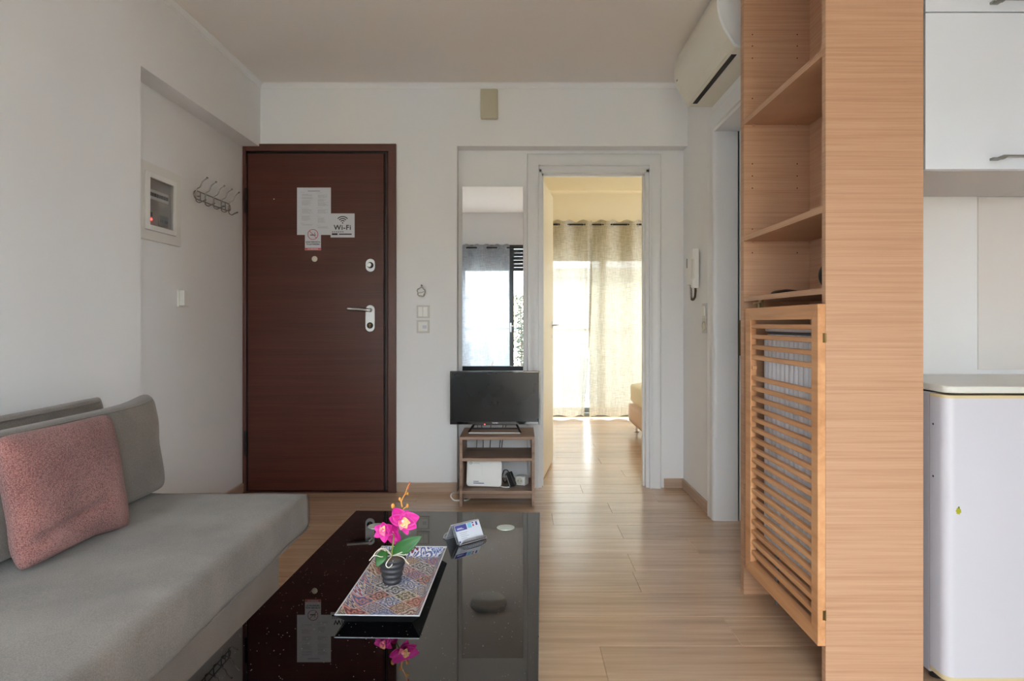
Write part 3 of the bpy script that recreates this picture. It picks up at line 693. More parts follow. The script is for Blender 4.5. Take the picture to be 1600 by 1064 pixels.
ac = thing('air_conditioner', 'cream wall mounted air conditioner above the door on the right wall', 'air conditioner', (.91, 3.0, 2.149))
Y0, Y1a = 2.62, 3.37
prof = [(1.01, 2.149), (.895, 2.149), (.880, 2.156), (.862, 2.185), (.838, 2.225), (.820, 2.27), (.812, 2.31), (.811, 2.35), (.822, 2.40), (.845, 2.427), (.875, 2.434), (1.01, 2.434)]
b = MB(); b.prism(prof, 'y', Y0+.012, Y1a-.012); b.build('body', M['acw'], ac, smooth=True)
for ya, yb in ((Y0, Y0+.012), (Y1a-.012, Y1a)):
    cx, cz = .92, 2.30
    b = MB(); q = [[Vector((cx+(x-cx)*s if x < 1.0 else x, y, cz+(z-cz)*s)) for x, z in prof] for y, s in (((ya, .965), (ya+.004, .99), (yb, 1.004)) if ya == Y0 else ((ya, 1.004), (yb-.004, .99), (yb, .965)))]
    V = b.grid(q, closed=True)
    for R in (V[0], V[-1]): b.bm.faces.new(R)
    b.build('end_cap', M['acs'], ac, smooth=True)
b = MB(); b.prism([(.8805, 2.1535), (.8595, 2.188), (.857, 2.187), (.878, 2.1515)], 'y', 2.70, 3.31); b.build('louvre_flap', M['acw'], ac, bev=.001)
b = MB(); b.box(.893, .915, 2.70, 3.30, 2.1465, 2.1495); b.build('air_outlet', M['dark'], ac)
b = MB(); b.box(.96, 1.0, 2.617, 2.6215, 2.30, 2.37) if False else b.box(.945, .99, 2.6215, 2.624, 2.215, 2.40); b.build('rating_label', M['kitchb'], ac)
b = MB(); b.prism([(.8600, 2.1875), (.8585, 2.1885), (.8580, 2.1870), (.8595, 2.186)], 'y', 2.64, 3.35); b.build('panel_seam', M['cream'], ac)
b = MB(); b.box(.810, .8125, 3.318, 3.338, 2.273, 2.279) if False else b.box(.8155, .8175, 3.315, 3.33, 2.272, 2.278); b.build('badge', M['alu'], ac)

# ------------------------------------------------------------------ sofa and cushions
def soft_box(b, x0, x1, y0, y1, z0, z1, r=.03, amp=.006, nx=14, ny=30, nz=6, seed=0, bulge=.0, M=None, fr=5):
    """upholstered block: rounded, slightly bulging and uneven"""
    c = Vector(((x0+x1)/2, (y0+y1)/2, (z0+z1)/2)); h = Vector(((x1-x0)/2, (y1-y0)/2, (z1-z0)/2))
    bm2 = bmesh.new(); bmesh.ops.create_cube(bm2, size=2)
    def cuts(axis, n):
        for k in range(1, n):
            p = [0, 0, 0]; nn = [0, 0, 0]; p[axis] = -1+2*k/n; nn[axis] = 1
            bmesh.ops.bisect_plane(bm2, geom=bm2.verts[:]+bm2.edges[:]+bm2.faces[:], plane_co=p, plane_no=nn)
    cuts(0, nx); cuts(1, ny); cuts(2, nz)
    for v in bm2.verts:
        u = v.co.copy(); p = Vector([u[i]*h[i] for i in range(3)])
        q = Vector([max(-h[i]+r, min(h[i]-r, p[i])) for i in range(3)]); d = p-q
        nrm = Vector([(abs(u[i]) > .999)*math.copysign(1, u[i]) for i in range(3)])
        if d.length > 1e-6: d = d.normalized(); p = q+d*r; nrm = d
        w = 1
        for i in range(3):
            if abs(nrm[i]) < .5: w *= max(0, 1-abs(u[i])**4)
        p = p+nrm*(bulge*w+amp*noise.noise((p+c)*fr+Vector((seed, 0, 0)))+amp*.35*noise.noise((p+c)*fr*3.3+Vector((seed, 4, 0))))
        p = p+c
        v.co = M @ p if M is not None else p
    vm = {v: b.bm.verts.new(v.co) for v in bm2.verts}
    for f in bm2.faces:
        b.bm.faces.new([vm[v] for v in f.verts])
    bm2.free(); return b

sf = thing('sofa', 'taupe fabric sofa along the left wall with a thick overhanging seat cushion', 'sofa', (-1.15, 1.2, 0))
b = MB(); soft_box(b, -1.53, -.737, .28, 2.254, .298, .422, r=.022, amp=.006, bulge=.004, nx=20, ny=44, nz=5, seed=3); b.build('seat_cushion', M['sofa'], sf, smooth='all')
b = MB(); b.tube([(-.741, .30, .300), (-.741, 2.25, .300), (-1.52, 2.25, .300)], .003, 8); b.build('piping', M['sofad'], sf, smooth=True)
b = MB(); b.box(-1.52, -.75, .32, 2.0, .03, .298, bev=.008); b.build('base', M['sofad'], sf)
for x in (-1.47, -.80):
    for y in (.38, 1.94):
        b = MB(); b.lathe([(.02, 0), (.022, .03)], (x, y, 0), n=14); b.build('leg', M['black'], sf)

def back_cushion(label, M4, wd, ht, th, seed, group='taupe back cushions of the sofa', up=1.0):
    o = thing('sofa_cushion', label, 'cushion', (0, 0, 0), 0, group)
    o.location = M4 @ Vector((0, 0, 0)); 
    b = MB(); bm2 = b
    N = 28
    for side in (1, -1):
        rows = []
        for i in range(N+1):
            row = []
            for j in range(N+1):
                u, v = -1+2*i/N, -1+2*j/N
                u = math.sin(u*PI/2); v = math.sin(v*PI/2)
                prof = (max(0, 1-abs(u)**40)*max(0, 1-abs(v)**7))**.34
                ear = .0
                x = wd/2*u*(1+ear/wd*2)*(1-.012*(1-v*v)); z = ht/2+ht/2*v*(1-.03*(1-abs(u)**3)*(v > 0)) + (.018*abs(u)**8*up*v if v > 0 else 0)
                d = side*th/2*prof*(.84+.16*(1-u*u)*(1-v*v))*(1-.18*(v+1)/2) + .009*noise.noise(Vector((u*1.6+seed, v*1.6, side)))*prof
                row.append(M4 @ Vector((x, d, z)))
            rows.append(row)
        b.grid(rows)
    b.build('cover', M['sofa'], o, smooth='all', weld=True)
    b = MB(); pts = []
    for i in range(0, 29):
        u = (-1+2*i/28)*.93; z = ht/2+ht/2*.93*(1-.03*(1-abs(u)**3))+.018*abs(u)**8*up*.93
        pts.append(M4 @ Vector((wd/2*u*.99, -th/2*.62, z)))
    b.tube(pts, .0028, 6); b.build('piping', M['sofad'], o, smooth=True)
    return o
def frame(loc, xdir, lean):
    """x axis along xdir in plan; z leaning back by lean (away from the face side -y_local)"""
    return Matrix.Translation(loc) @ Matrix.Rotation(xdir, 4, 'Z') @ Matrix.Rotation(lean, 4, 'X')
# local -y faces the room (+X world) when the frame is turned by +90 degrees
back_cushion('large taupe sofa back cushion in front, with a peaked corner next to the niche', frame((-1.285, 1.728, .431), PI/2, math.radians(-6)), 1.05, .318, .150, 1)
back_cushion('large taupe sofa back cushion behind the front one, flat against the white wall', frame((-1.462, 1.66, .431), PI/2, math.radians(-2)), 1.15, .326, .11, 5, up=0)

pk = thing('throw_pillow', 'dusty pink woven throw pillow leaning on the taupe back cushion', 'pillow', (-1.18, 1.69, .425))
PM = Matrix.Translation((-1.162, 1.688, .430)) @ Matrix.Rotation(PI/2-.02, 4, "Z") @ Matrix.Rotation(math.radians(-10), 4, 'X')
b = MB(); N = 40
for side in (1, -1):
    rows = []
    for i in range(N+1):
        row = []
        for j in range(N+1):
            u, v = -1+2*i/N, -1+2*j/N
            p = (max(0, 1-abs(u)**4)*max(0, 1-abs(v)**4))**.45
            rc = 1-.045*(abs(u*v))**7; x = .20*u*(1-.035*(1-v*v))*rc; z = .163+.163*v*(1-.03*(1-u*u))*rc
            z -= .028*(u > .3)*(u-.3)*(1-v)*.5   # lower far corner droops
            fold = .026*math.exp(-((v+.52-.12*u)/.09)**2)*max(0, 1-((u+.25)/.75)**2)
            d = side*.050*p + .008*noise.noise(Vector((u*2.3, v*2.3, side*2)))*p - (fold if side < 0 else 0)*-1
            row.append(PM @ Vector((x, d, z)))
        rows.append(row)
    b.grid(rows)
b.build('cover', M['pink'], pk, smooth='all', weld=True)

# ------------------------------------------------------------------ glossy black coffee table
GM = bpy.data.materials.new('black glass'); GM.use_nodes = True
n = GM.node_tree.nodes; L = GM.node_tree.links; p = n['Principled BSDF']
p.inputs['Roughness'].default_value = .012; p.inputs['IOR'].default_value = 2.0
t = n.new('ShaderNodeTexCoord'); v = n.new('ShaderNodeTexVoronoi'); v.inputs['Scale'].default_value = 210
L.new(t.outputs['Object'], v.inputs[0])
lt = n.new('ShaderNodeMath'); lt.operation = 'LESS_THAN'; lt.inputs[1].default_value = .16; L.new(v.outputs['Distance'], lt.inputs[0])
sc_ = n.new('ShaderNodeSeparateColor'); L.new(v.outputs['Color'], sc_.inputs[0])
g = n.new('ShaderNodeMath'); g.operation = 'GREATER_THAN'; g.inputs[1].default_value = .90; L.new(sc_.outputs[0], g.inputs[0])
mu = n.new('ShaderNodeMath'); mu.operation = 'MULTIPLY'; L.new(lt.outputs[0], mu.inputs[0]); L.new(g.outputs[0], mu.inputs[1])
mx = n.new('ShaderNodeMix'); mx.data_type = 'RGBA'; mx.inputs[6].default_value = rgb(2, 2, 3); mx.inputs[7].default_value = rgb(175, 172, 165)
L.new(mu.outputs[0], mx.inputs[0]); L.new(mx.outputs[2], p.inputs['Base Color'])
ct = thing('coffee_table', 'low coffee table with a mirror-like black glass top', 'table', (-.255, 1.47, 0), math.radians(-2))
TW, TL = .30, .605
b = MB(); b.box(-TW, TW, -TL, TL, .393, .405, bev=.0015, seg=1); b.build('glass_top', GM, ct, local=True)
b = MB(); b.box(-TW+.004, TW-.004, -TL+.004, TL-.004, .355, .3925, bev=.001); b.build('apron', mat('black lacquer', rgb(22, 22, 22), .2), ct, local=True)
for sx in (-1, 1):
    for sy in (-1, 1):
        b = MB(); b.box(sx*(TW-.035)-.025, sx*(TW-.035)+.025, sy*(TL-.04)-.025, sy*(TL-.04)+.025, 0, .355, bev=.002); b.build('leg', M['black'], ct, local=True)
pm_ = mat('frosted pale pad', rgb(196, 206, 196), .25, metal=.4)
for x in (.198, -.190):
    b = MB(); b.lathe([(.027, .405), (.0265, .4062), (0, .4064)], (x, .447, 0), n=32); b.build('glass_pad', pm_, ct, local=True, smooth=True)

# patterned tray ---------------------------------------------------
def pattern_mat():
    m = bpy.data.materials.new('patchwork tile print'); m.use_nodes = True
    n = m.node_tree.nodes; L = m.node_tree.links; p = n['Principled BSDF']; p.inputs['Roughness'].default_value = .3
    t = n.new('ShaderNodeTexCoord'); mp = n.new('ShaderNodeMapping'); mp.inputs['Rotation'].default_value = (0, 0, math.radians(45)); s = 1/.042; mp.inputs['Scale'].default_value = (s, s, 0)
    L.new(t.outputs['Object'], mp.inputs[0])
    def vm(op, a, b_=None):
        q = n.new('ShaderNodeVectorMath'); q.operation = op; L.new(a, q.inputs[0])
        if b_ is not None:
            if isinstance(b_, tuple): q.inputs[1].default_value = b_
            else: L.new(b_, q.inputs[1])
        return q.outputs[0]
    def ma(op, a, b_=0.0, c=None):
        q = n.new('ShaderNodeMath'); q.operation = op
        for i, x in enumerate((a, b_, c)):
            if x is None: continue
            if isinstance(x, (int, float)): q.inputs[i].default_value = x
            else: L.new(x, q.inputs[i])
        return q.outputs[0]
    cell = vm('FLOOR', mp.outputs[0]); fr = vm('SUBTRACT', vm('FRACTION', mp.outputs[0]), (.5, .5, 0))
    wn = n.new('ShaderNodeTexWhiteNoise'); wn.noise_dimensions = '3D'; L.new(cell, wn.inputs[0])
    sw_ = n.new('ShaderNodeSeparateColor'); L.new(wn.outputs['Color'], sw_.inputs[0])
    sx = n.new('ShaderNodeSeparateXYZ'); L.new(fr, sx.inputs[0])
    ax, ay = ma('ABSOLUTE', sx.outputs[0]), ma('ABSOLUTE', sx.outputs[1])
    rad = ma('SQRT', ma('ADD', ma('MULTIPLY', ax, ax), ma('MULTIPLY', ay, ay)))
    ang = ma('ARCTAN2', sx.outputs[1], sx.outputs[0])
    cheb = ma('MAXIMUM', ax, ay)
    rr = ma('ADD', ma('MULTIPLY', rad, sw_.outputs[0]), ma('MULTIPLY', cheb, ma('SUBTRACT', 1.0, sw_.outputs[0])))
    fq = ma('MULTIPLY_ADD', ma('FLOOR', ma('MULTIPLY', sw_.outputs[1], 1.99)), 4.0, 4.0)
    pet = ma('MULTIPLY', ma('SINE', ma('MULTIPLY', ang, fq)), ma('MULTIPLY_ADD', sw_.outputs[0], .12, .05))
    wave = ma('SINE', ma('MULTIPLY', ma('ADD', rr, pet), 24.0))
    val = ma('MULTIPLY_ADD', wave, .5, .5)
    light = (.55, .52, .50, 1)
    pal = ramp(n, [(0.0, rgb(150, 30, 32)), (.17, rgb(40, 58, 120)), (.34, rgb(62, 66, 60)), (.5, rgb(120, 68, 34)), (.66, rgb(104, 26, 40)), (.82, rgb(70, 90, 140)), (1, rgb(30, 28, 34))]); pal.color_ramp.interpolation = 'CONSTANT'
    L.new(sw_.outputs[2], pal.inputs[0])
    pal2 = ramp(n, [(0.0, rgb(206, 200, 200)), (.3, rgb(206, 140, 126)), (.5, rgb(176, 184, 204)), (.75, rgb(206, 186, 154)), (1, rgb(170, 166, 170))]); pal2.color_ramp.interpolation = 'CONSTANT'
    L.new(sw_.outputs[1], pal2.inputs[0])
    st = n.new('ShaderNodeMapRange'); st.interpolation_type = 'SMOOTHSTEP'; st.inputs[1].default_value = .42; st.inputs[2].default_value = .58; L.new(val, st.inputs[0])
    m1 = n.new('ShaderNodeMix'); m1.data_type = 'RGBA'; L.new(st.outputs[0], m1.inputs[0]); L.new(pal2.outputs[0], m1.inputs[6]); L.new(pal.outputs[0], m1.inputs[7])
    # fine scrolls
    vo = n.new('ShaderNodeTexVoronoi'); vo.feature = 'DISTANCE_TO_EDGE'; vo.inputs['Scale'].default_value = 95; L.new(t.outputs['Object'], vo.inputs[0])
    e = ma('LESS_THAN', vo.outputs['Distance'], .055)
    m2 = n.new('ShaderNodeMix'); m2.data_type = 'RGBA'; L.new(ma('MULTIPLY', e, .55), m2.inputs[0]); L.new(m1.outputs[2], m2.inputs[6]); m2.inputs[7].default_value = rgb(96, 92, 92)
    edge = ma('GREATER_THAN', cheb, .485)
    m3 = n.new('ShaderNodeMix'); m3.data_type = 'RGBA'; L.new(edge, m3.inputs[0]); L.new(m2.outputs[2], m3.inputs[6]); m3.inputs[7].default_value = rgb(206, 200, 194)
    L.new(m3.outputs[2], p.inputs['Base Color'])
    return m
tr = thing('tray', 'rectangular tray with a colourful patchwork tile print on the black table', 'tray', (-.2822, 1.4855, .4055), math.radians(-1.4))
hw, hl, iw, il, rh = .085, .198, .064, .176, .0225
b = MB()
def ringp(w_, l_, z): return [Vector((-w_, -l_, z)), Vector((w_, -l_, z)), Vector((w_, l_, z)), Vector((-w_, l_, z))]
V = b.grid([ringp(hw, hl, rh), ringp(iw+.004, il+.004, .0032), ringp(iw, il, .0022)], closed=True); b.bm.faces.new(V[-1]); b.build('printed_surface', pattern_mat(), tr, local=True)
b = MB(); V = b.grid([ringp(iw-.002, il-.002, 0), ringp(iw+.003, il+.003, .0), ringp(hw+.001, hl+.001, rh-.0022), ringp(hw+.001, hl+.001, rh-.0004)], closed=True); b.bm.faces.new(V[0]); b.build('underside', M['black'], tr, local=True)
b = MB(); b.grid([ringp(hw+.0012, hl+.0012, rh-.0012), ringp(hw+.0012, hl+.0012, rh+.0004), ringp(hw-.0012, hl-.0012, rh+.0004), ringp(hw-.0012, hl-.0012, rh-.0008)], closed=True); b.build('rim', M['steel'], tr, local=True)

# orchid -------------------------------------------------------------
OX, OY, OZ_ = -.2985, 1.497, .4082
oc = thing('potted_orchid', 'magenta artificial orchid in a ribbed charcoal pot standing on the tray', 'plant', (OX, OY, OZ_))
def op(px, py, dy=0.0):
    D = OY+dy; return Vector(((px-812)*D/1000, D, 1.015+(505-py)*D/1000))
pm = mat('charcoal ceramic', rgb(50, 50, 54), .5)
b = MB(); prof = [(0, 0), (.0175, 0), (.020, .002)]
for i in range(1, 33):
    t = i/32; prof.append((.020+.0115*t+.0013*math.sin(t*2*PI*4.5-1), .002+.056*t))
prof += [(.0318, .060), (.0308, .0605), (.0292, .058), (.0275, .053), (0, .053)]
b.lathe(prof, (OX, OY, OZ_), n=40); b.build('pot', pm, oc, smooth='all')
b = MB(); b.lathe([(.0255, .052), (.02, .0555), (0, .057)], (OX, OY, OZ_), n=20); b.build('moss', mat('grey brown filling', rgb(120, 108, 96), .95, bump=(300, .8)), oc, smooth=True)
green = mat('glossy green leaf', rgb(46, 96, 44), .4, vary=(40, .18))
def leaf(base, tip, width, nrm, curl, name, m, droop=0, fold=.18, N=14, cup=0.0, tipw=.0, parent=None, thick=.0009, shape=.62):
    """blade from base to tip; nrm = face normal; curl bends along the length"""
    base, tip = Vector(base), Vector(tip); ax = tip-base; Ln = ax.length; ax.normalize()
    sd = ax.cross(Vector(nrm)).normalized(); nn = sd.cross(ax).normalized()
    b = MB(); rows = []
    for i in range(N+1):
        t = i/N; wv = width/2*max(.0, math.sin(PI*min(1, t**shape)))**.75 if tipw == 0 else width/2*((math.sin(PI*(.12+.88*t)**shape))**.7 if t < 1 else 0)
        wv = max(wv, .0006)
        c = base+ax*Ln*t+nn*curl*math.sin(PI*t)-Vector((0, 0, 1))*droop*t*t
        rows.append([c+sd*wv*s+nn*(fold*wv*abs(s)**1.5+cup*math.sin(PI*t)*s*s) for s in (-1, -.6, -.25, 0, .25, .6, 1)])
    b.grid(rows); return b.build(name, m, parent or oc, smooth='all', solid=thick)
def leaf_m(base, tip, *a, **k): return leaf(base, tip, *a, **k)
l1 = leaf(op(614, 866, .0), op(659, 838, -.01), .034, (.25, -.9, .45), .006, 'leaf', green, fold=.22, shape=.8)
l2 = leaf(op(603, 860, -.01), op(589, 886, -.035), .026, (-.2, -.9, .35), .006, 'leaf', green, fold=-.1, shape=.8)
stem_m = mat('olive stem', rgb(128, 140, 62), .5)
b = MB(); b.tube(smooth_path([op(612, 868), op(613, 858), op(614.5, 845), op(616, 825, .014), op(621, 810, .014), op(627, 798, .012), op(628.5, 790)], 6), .0021, 8, taper=.6); b.build('stem', stem_m, oc, smooth=True)
orange = mat('orange stem and buds', rgb(212, 146, 66), .5, vary=(60, .15))
b = MB(); b.tube(smooth_path([op(628.5, 792), op(627, 784), op(630, 777), op(634, 769), op(637, 760), op(640.5, 754)], 6), .0018, 8, taper=.45); b.tube([op(632, 773), op(637, 771)], .0012, 6); b.tube([op(627.5, 785), op(624, 780)], .0012, 6); b.tube([op(618, 800), op(614.5, 795), op(614, 792)], .0014, 6); b.tube([op(630, 795), op(636, 791)], .0012, 6)
b.build('flower_spray', orange, oc, smooth=True)
for px, py, r in ((624.3, 779.5, .0038), (637, 771, .0034), (613.8, 790.5, .0058), (636.5, 790, .0045)):
    b = MB(); b.ball(op(px, py), r, (.8, .8, 1.15), seg=12); b.build('bud', orange, oc, smooth='all')
b = MB(); b.ball(op(640, 755.5), .0022, (.7, .7, 2.4), seg=10); b.ball(op(638, 762), .0024, (.7, .7, 2.0), seg=10); b.build('tip_bud', mat('reddish bud', rgb(196, 96, 72), .5), oc, smooth='all')
root_m = mat('pale aerial root', rgb(214, 208, 190), .6)
for pts in ([(613, 868, 0), (604, 862, -.01), (596, 858, -.02), (588, 862, -.03), (583, 869, -.035)], [(612, 868, 0), (604, 869, -.015), (595, 870, -.03), (585, 868, -.04), (577, 876, -.045)],
            [(612, 869, -.01), (606, 876, -.03), (603, 883, -.034), (607, 887, -.036), (612, 883, -.034), (614, 876, -.02)], [(614, 868, 0), (622, 865, -.01), (630, 862, -.01), (637, 858, 0), (641, 860, .01)],
            [(614, 868, -.01), (622, 868, -.025), (630, 871, -.03), (635, 877, -.032), (639, 882, -.035)], [(614, 868, -.005), (624, 866, -.015), (632, 867, -.02), (638, 863, -.01)], [(612, 867, .0), (603, 858, .0), (594, 857, .005), (586, 864, 0)]):
    b = MB(); b.tube(smooth_path([op(x, y, d) for x, y, d in pts], 6), .0011, 6); b.build('root', root_m, oc, smooth=True)
# petals: magenta, lighter towards the throat (the print of the petal itself)
def petal_mat():
    m = mat('magenta petal', rgb(196, 14, 132), .6, vary=(120, .3)); p = m.node_tree.nodes['Principled BSDF']; p.inputs['Subsurface Weight'].default_value = .15; p.inputs['Subsurface Radius'].default_value = (.01, .004, .008); p.inputs['Subsurface Scale'].default_value = .3
    return m
pmag = petal_mat(); plight = mat('pink throat petal', rgb(240, 110, 150), .5, vary=(120, .15)); pyel = mat('yellow pink lip', rgb(244, 190, 130), .5, vary=(120, .12)); plil = mat('lighter magenta petal', rgb(206, 42, 146), .6, vary=(120, .25))
def flower(c, size, face, petals, lip):
    """petals: (angle deg, length, width) in the picture-facing plane; face = direction the flower looks"""
    o = thing('x', 'x', 'x'); bpy.data.objects.remove(o)
    f = Vector(face).normalized(); up = (Vector((0, 0, 1))-f*f.z).normalized(); rt = up.cross(f).normalized()*-1
    if rt.x < 0: rt = -rt
    b = MB(); b.ball(c, size*.10, seg=12); core = b.build('flower', plight, oc, smooth='all')
    for a_, ln, wd, mm in petals:
        a_ = math.radians(a_); d = rt*math.cos(a_)+up*math.sin(a_)
        leaf(c-f*.001, c+d*ln*size*1.06+f*size*(.02+.10*((a_*2.3) % 1)), wd*size*.84, f, -.004, 'petal', mm, fold=.22, N=12, parent=core, thick=.0006, tipw=1, shape=.75, cup=.003)
    for a_, ln, wd, mm in lip:
        a_ = math.radians(a_); d = rt*math.cos(a_)+up*math.sin(a_)
        leaf(c, c+d*ln*size+f*size*.30, wd*size, (f+d*-.6), .004, 'lip', mm, fold=.5, N=8, parent=core, thick=.0006, tipw=1, shape=.8)
    b = MB(); b.ball(c+f*size*.12, size*.085, (1, 1, 1.2), seg=10); b.build('column', mat('pale pink column', rgb(246, 190, 206), .5), core, smooth='all')
flower(op(629, 814, -.012), .040, (.22, -1, .25), [(125, .86, 1.0, pmag), (165, .75, .85, pmag), (62, .62, .65, plil), (10, .92, 1.05, plil), (-28, .85, .9, plil), (-70, .78, .6, plil)], [(-105, .5, .5, plight), (-60, .48, .5, pyel), (-15, .45, .5, pyel)])
flower(op(600, 829, -.012), .030, (-.2, -1, .15), [(100, .6, .9, plil), (165, .78, .9, plil), (215, .85, .8, plil), (-80, .85, .95, plil), (-25, .65, .8, plil), (35, .75, .8, pmag)], [(70, .45, .5, pyel), (120, .4, .5, plight), (-60, .42, .5, plight)])
flower(op(613, 832, .006), .034, (.1, -1, -.25), [(-80, .88, .95, pmag), (-50, .82, .8, pmag), (75, .65, .9, pmag), (130, .6, .8, pmag), (-120, .6, .8, pmag)], [(90, .3, .3, pmag)])

# business card holder -------------------------------------------------
ch = thing('card_holder', 'tent-shaped metal mesh card holder with white and blue business cards', 'card holder', (-.155, 1.812, .4055), math.atan2(.062, .072))
mesh_m = mat('silver wire mesh', rgb(150, 150, 154), .35, metal=.8)
CHL, CHW, CHH = .046, .036, .044
for s in (-1, 1):
    # sloping mesh panel
    T = Matrix.Translation((0, 0, 0))
    b = MB(); nx, nz = 26, 12
    def sp(u, v, o=0): return Vector((-CHL+2*CHL*u, s*CHW*.72*(1-v)+s*.0015, .001+CHH*v))
    for i in range(nx+1): b.tube([sp(i/nx, 0), sp(i/nx, 1)], .0004, 4, caps=False)
    for j in range(nz+1): b.tube([sp(0, j/nz), sp(1, j/nz)], .0004, 4, caps=False)
    b.build('mesh_panel', mesh_m, ch, local=True)
    b = MB(); b.tube([sp(0, 0), sp(0, 1), sp(1, 1), sp(1, 0)], .0013, 8, closed=True)
    y0 = s*CHW*.72; yo = s*(CHW*.72+.014)
    b.tube([(-CHL, y0, .0015), (-CHL, yo, .0015), (CHL, yo, .0015), (CHL, y0, .0015)], .0011, 8)
    b.tube(smooth_path([(-CHL, yo, .0015), (-CHL+.006, yo+s*.002, .009), (-CHL+.02, yo+s*.003, .013), (0, yo+s*.003, .0135), (CHL-.02, yo+s*.003, .013), (CHL-.004, yo+s*.002, .009), (CHL, yo, .0015)], 5), .0011, 8)
    b.build('wire_frame', mat('bright wire', rgb(200, 200, 204), .3, metal=.8), ch, local=True, smooth=True)
    b = MB()
    for i in range(1, 30):
        x = -CHL+2*CHL*i/30; h = .0125*min(1, 6*min(i, 30-i)/30); b.tube([(x, yo, .0015), (x, yo+s*.003, h+.001)], .0004, 4, caps=False); 
    b.tube([(-CHL, yo+s*.001, .005), (CHL, yo+s*.001, .005)], .0004, 4); b.tube([(-CHL+.006, yo+s*.002, .009), (CHL-.006, yo+s*.002, .009)], .0004, 4)
    b.build('trough_mesh', mesh_m, ch, local=True)
# stack of cards on the near face
ang = math.atan2(CHH, CHW*.72)
CM = ch.matrix_basis if False else Matrix.Translation(ch.location) @ Matrix.Rotation(ch.rotation_euler.z, 4, 'Z')
FM = CM @ Matrix.Translation((0, -CHW*.72-.0045, .0025)) @ Matrix.Rotation(ang, 4, 'X')
cards = thing('business_card', 'white business card with blue and turquoise panels in the mesh holder', 'business card', FM @ Vector((0, 0, 0)))
b = MB(); b.box(-.0425, .0425, 0, .049, 0, .003, M=FM); b.build('card', M['paper'], cards)
navy = mat('indigo print', rgb(66, 68, 140), .6); turq = mat('turquoise print', rgb(116, 190, 214), .6)
b = MB(); b.box(-.042, -.004, .032, .0475, .003, .0033, M=FM); b.box(.028, .034, .037, .047, .003, .0033, M=FM); b.box(.016, .022, .044, .0475, .003, .0033, M=FM); b.box(-.042, -.037, .0, .005, .003, .0033, M=FM); b.build('indigo_panels', navy, cards)
b = MB(); b.box(.0, .013, .034, .0475, .003, .0033, M=FM); b.build('turquoise_logo', turq, cards)
b = MB(); b.lathe([(.003, .0031), (.003, .0034), (0, .0034)], (.019, .039, 0), n=16, M=FM); b.build('round_logo', M['red'], cards)
b = MB(); b.box(-.037, -.02, .038, .0395, .0033, .0035, M=FM); b.box(-.037, -.015, .0355, .0368, .0033, .0035, M=FM); b.build('pale_print', M['paper'], cards)
b = MB()
for k, (wd) in enumerate((.026, .022, .028, .020)): b.box(-.032, -.032+wd, .025-.005*k, .026-.005*k, .003, .0032, M=FM)
b.build('small_print', M['greyink'], cards)
FM2 = CM @ Matrix.Translation((0, CHW*.72+.0045, .0025)) @ Matrix.Rotation(PI, 4, 'Z') @ Matrix.Rotation(ang, 4, 'X')
c2 = thing('business_card', 'white business card on the far side of the mesh holder, seen edge-on', 'business card', FM2 @ Vector((0, 0, 0)))
b = MB(); b.box(-.0425, .0425, 0, .047, 0, .003, M=FM2); b.build('card', M['paper'], c2)

# ------------------------------------------------------------------ tall oak cabinet with a louvred door
CX0, CX1, CY0, CY1 = .839, 1.107, 1.755, 2.43
tc_ = thing('tall_cabinet', 'floor to ceiling light oak cabinet, its open shelves facing the room', 'cabinet', ((CX0+CX1)/2, (CY0+CY1)/2, 0))
b = MB(); b.box(CX0, CX1, CY0, CY0+.022, 0, CZ-.002, bev=.0006, seg=1); b.build('side_panel', M['oak'], tc_)
b = MB(); b.box(CX0, CX1, CY1-.034, CY1, 0, CZ-.002, bev=.0006, seg=1); b.build('side_panel', M['oak'], tc_)
b = MB(); b.box(CX1-.022, CX1-.002, CY0+.022, CY1-.034, 0, CZ-.002); b.build('back_panel', M['oak'], tc_)
ys, ye, xi = CY0+.022, CY1-.034, CX1-.022
for z0, z1 in ((1.757, 1.777), (1.322, 1.341), (1.096, 1.113), (2.30, 2.32), (2.435, 2.453)):
    b = MB(); b.box(CX0+.001, xi, ys, ye, z0, z1); b.build('shelf' if z1 < 2.4 else 'top_panel', M['oak'], tc_)
b = MB()
for px, pys in ((1175.6, (54, 72, 91, 154, 256, 275, 294, 358, 395)), (1245.6, (54, 72, 91, 256, 275, 294, 395))):
    for py in pys: b.lathe([(.0025, 0), (.0025, -.0006), (0, -.0006)], ((px-812)*ye/1000, ye+.0002, 1.015+(505-py)*ye/1000), 'y', 8)
b.build('shelf_pin_holes', mat('dark drilled hole', rgb(70, 40, 26), .9), tc_)
# shelf studs under the shelves
b = MB()
for z in (1.757, 1.322):
    for x in (.875, 1.04): b.box(x-.004, x+.004, ye-.008, ye, z-.005, z)
b.build('shelf_pins', M['oak'], tc_)
DX0, DX1, DY0, DY1, DZ0, DZ1 = .816, .8375, 1.752, 2.313, .131, 1.068
SW, TR = .050, .042
b = MB()
b.prism([(DY0, DZ0), (DY0, DZ1), (DY0+.040, DZ1-TR), (DY0+.040, DZ0+TR)], 'x', DX0, DX1); b.prism([(DY1, DZ0), (DY1-SW, DZ0+TR), (DY1-SW, DZ1-TR), (DY1, DZ1)], 'x', DX0, DX1)
b.prism([(DY0, DZ1), (DY1, DZ1), (DY1-SW, DZ1-TR), (DY0+.04, DZ1-TR)], 'x', DX0, DX1); b.prism([(DY0, DZ0), (DY0+.04, DZ0+TR), (DY1-SW, DZ0+TR), (DY1, DZ0)], 'x', DX0, DX1)
dr = b.build('door', M['louv'], tc_, bev=.0012); dr['label'] = 'honey coloured louvred door'
b = MB(); k = 0; z = DZ1-TR-.022; zs = []
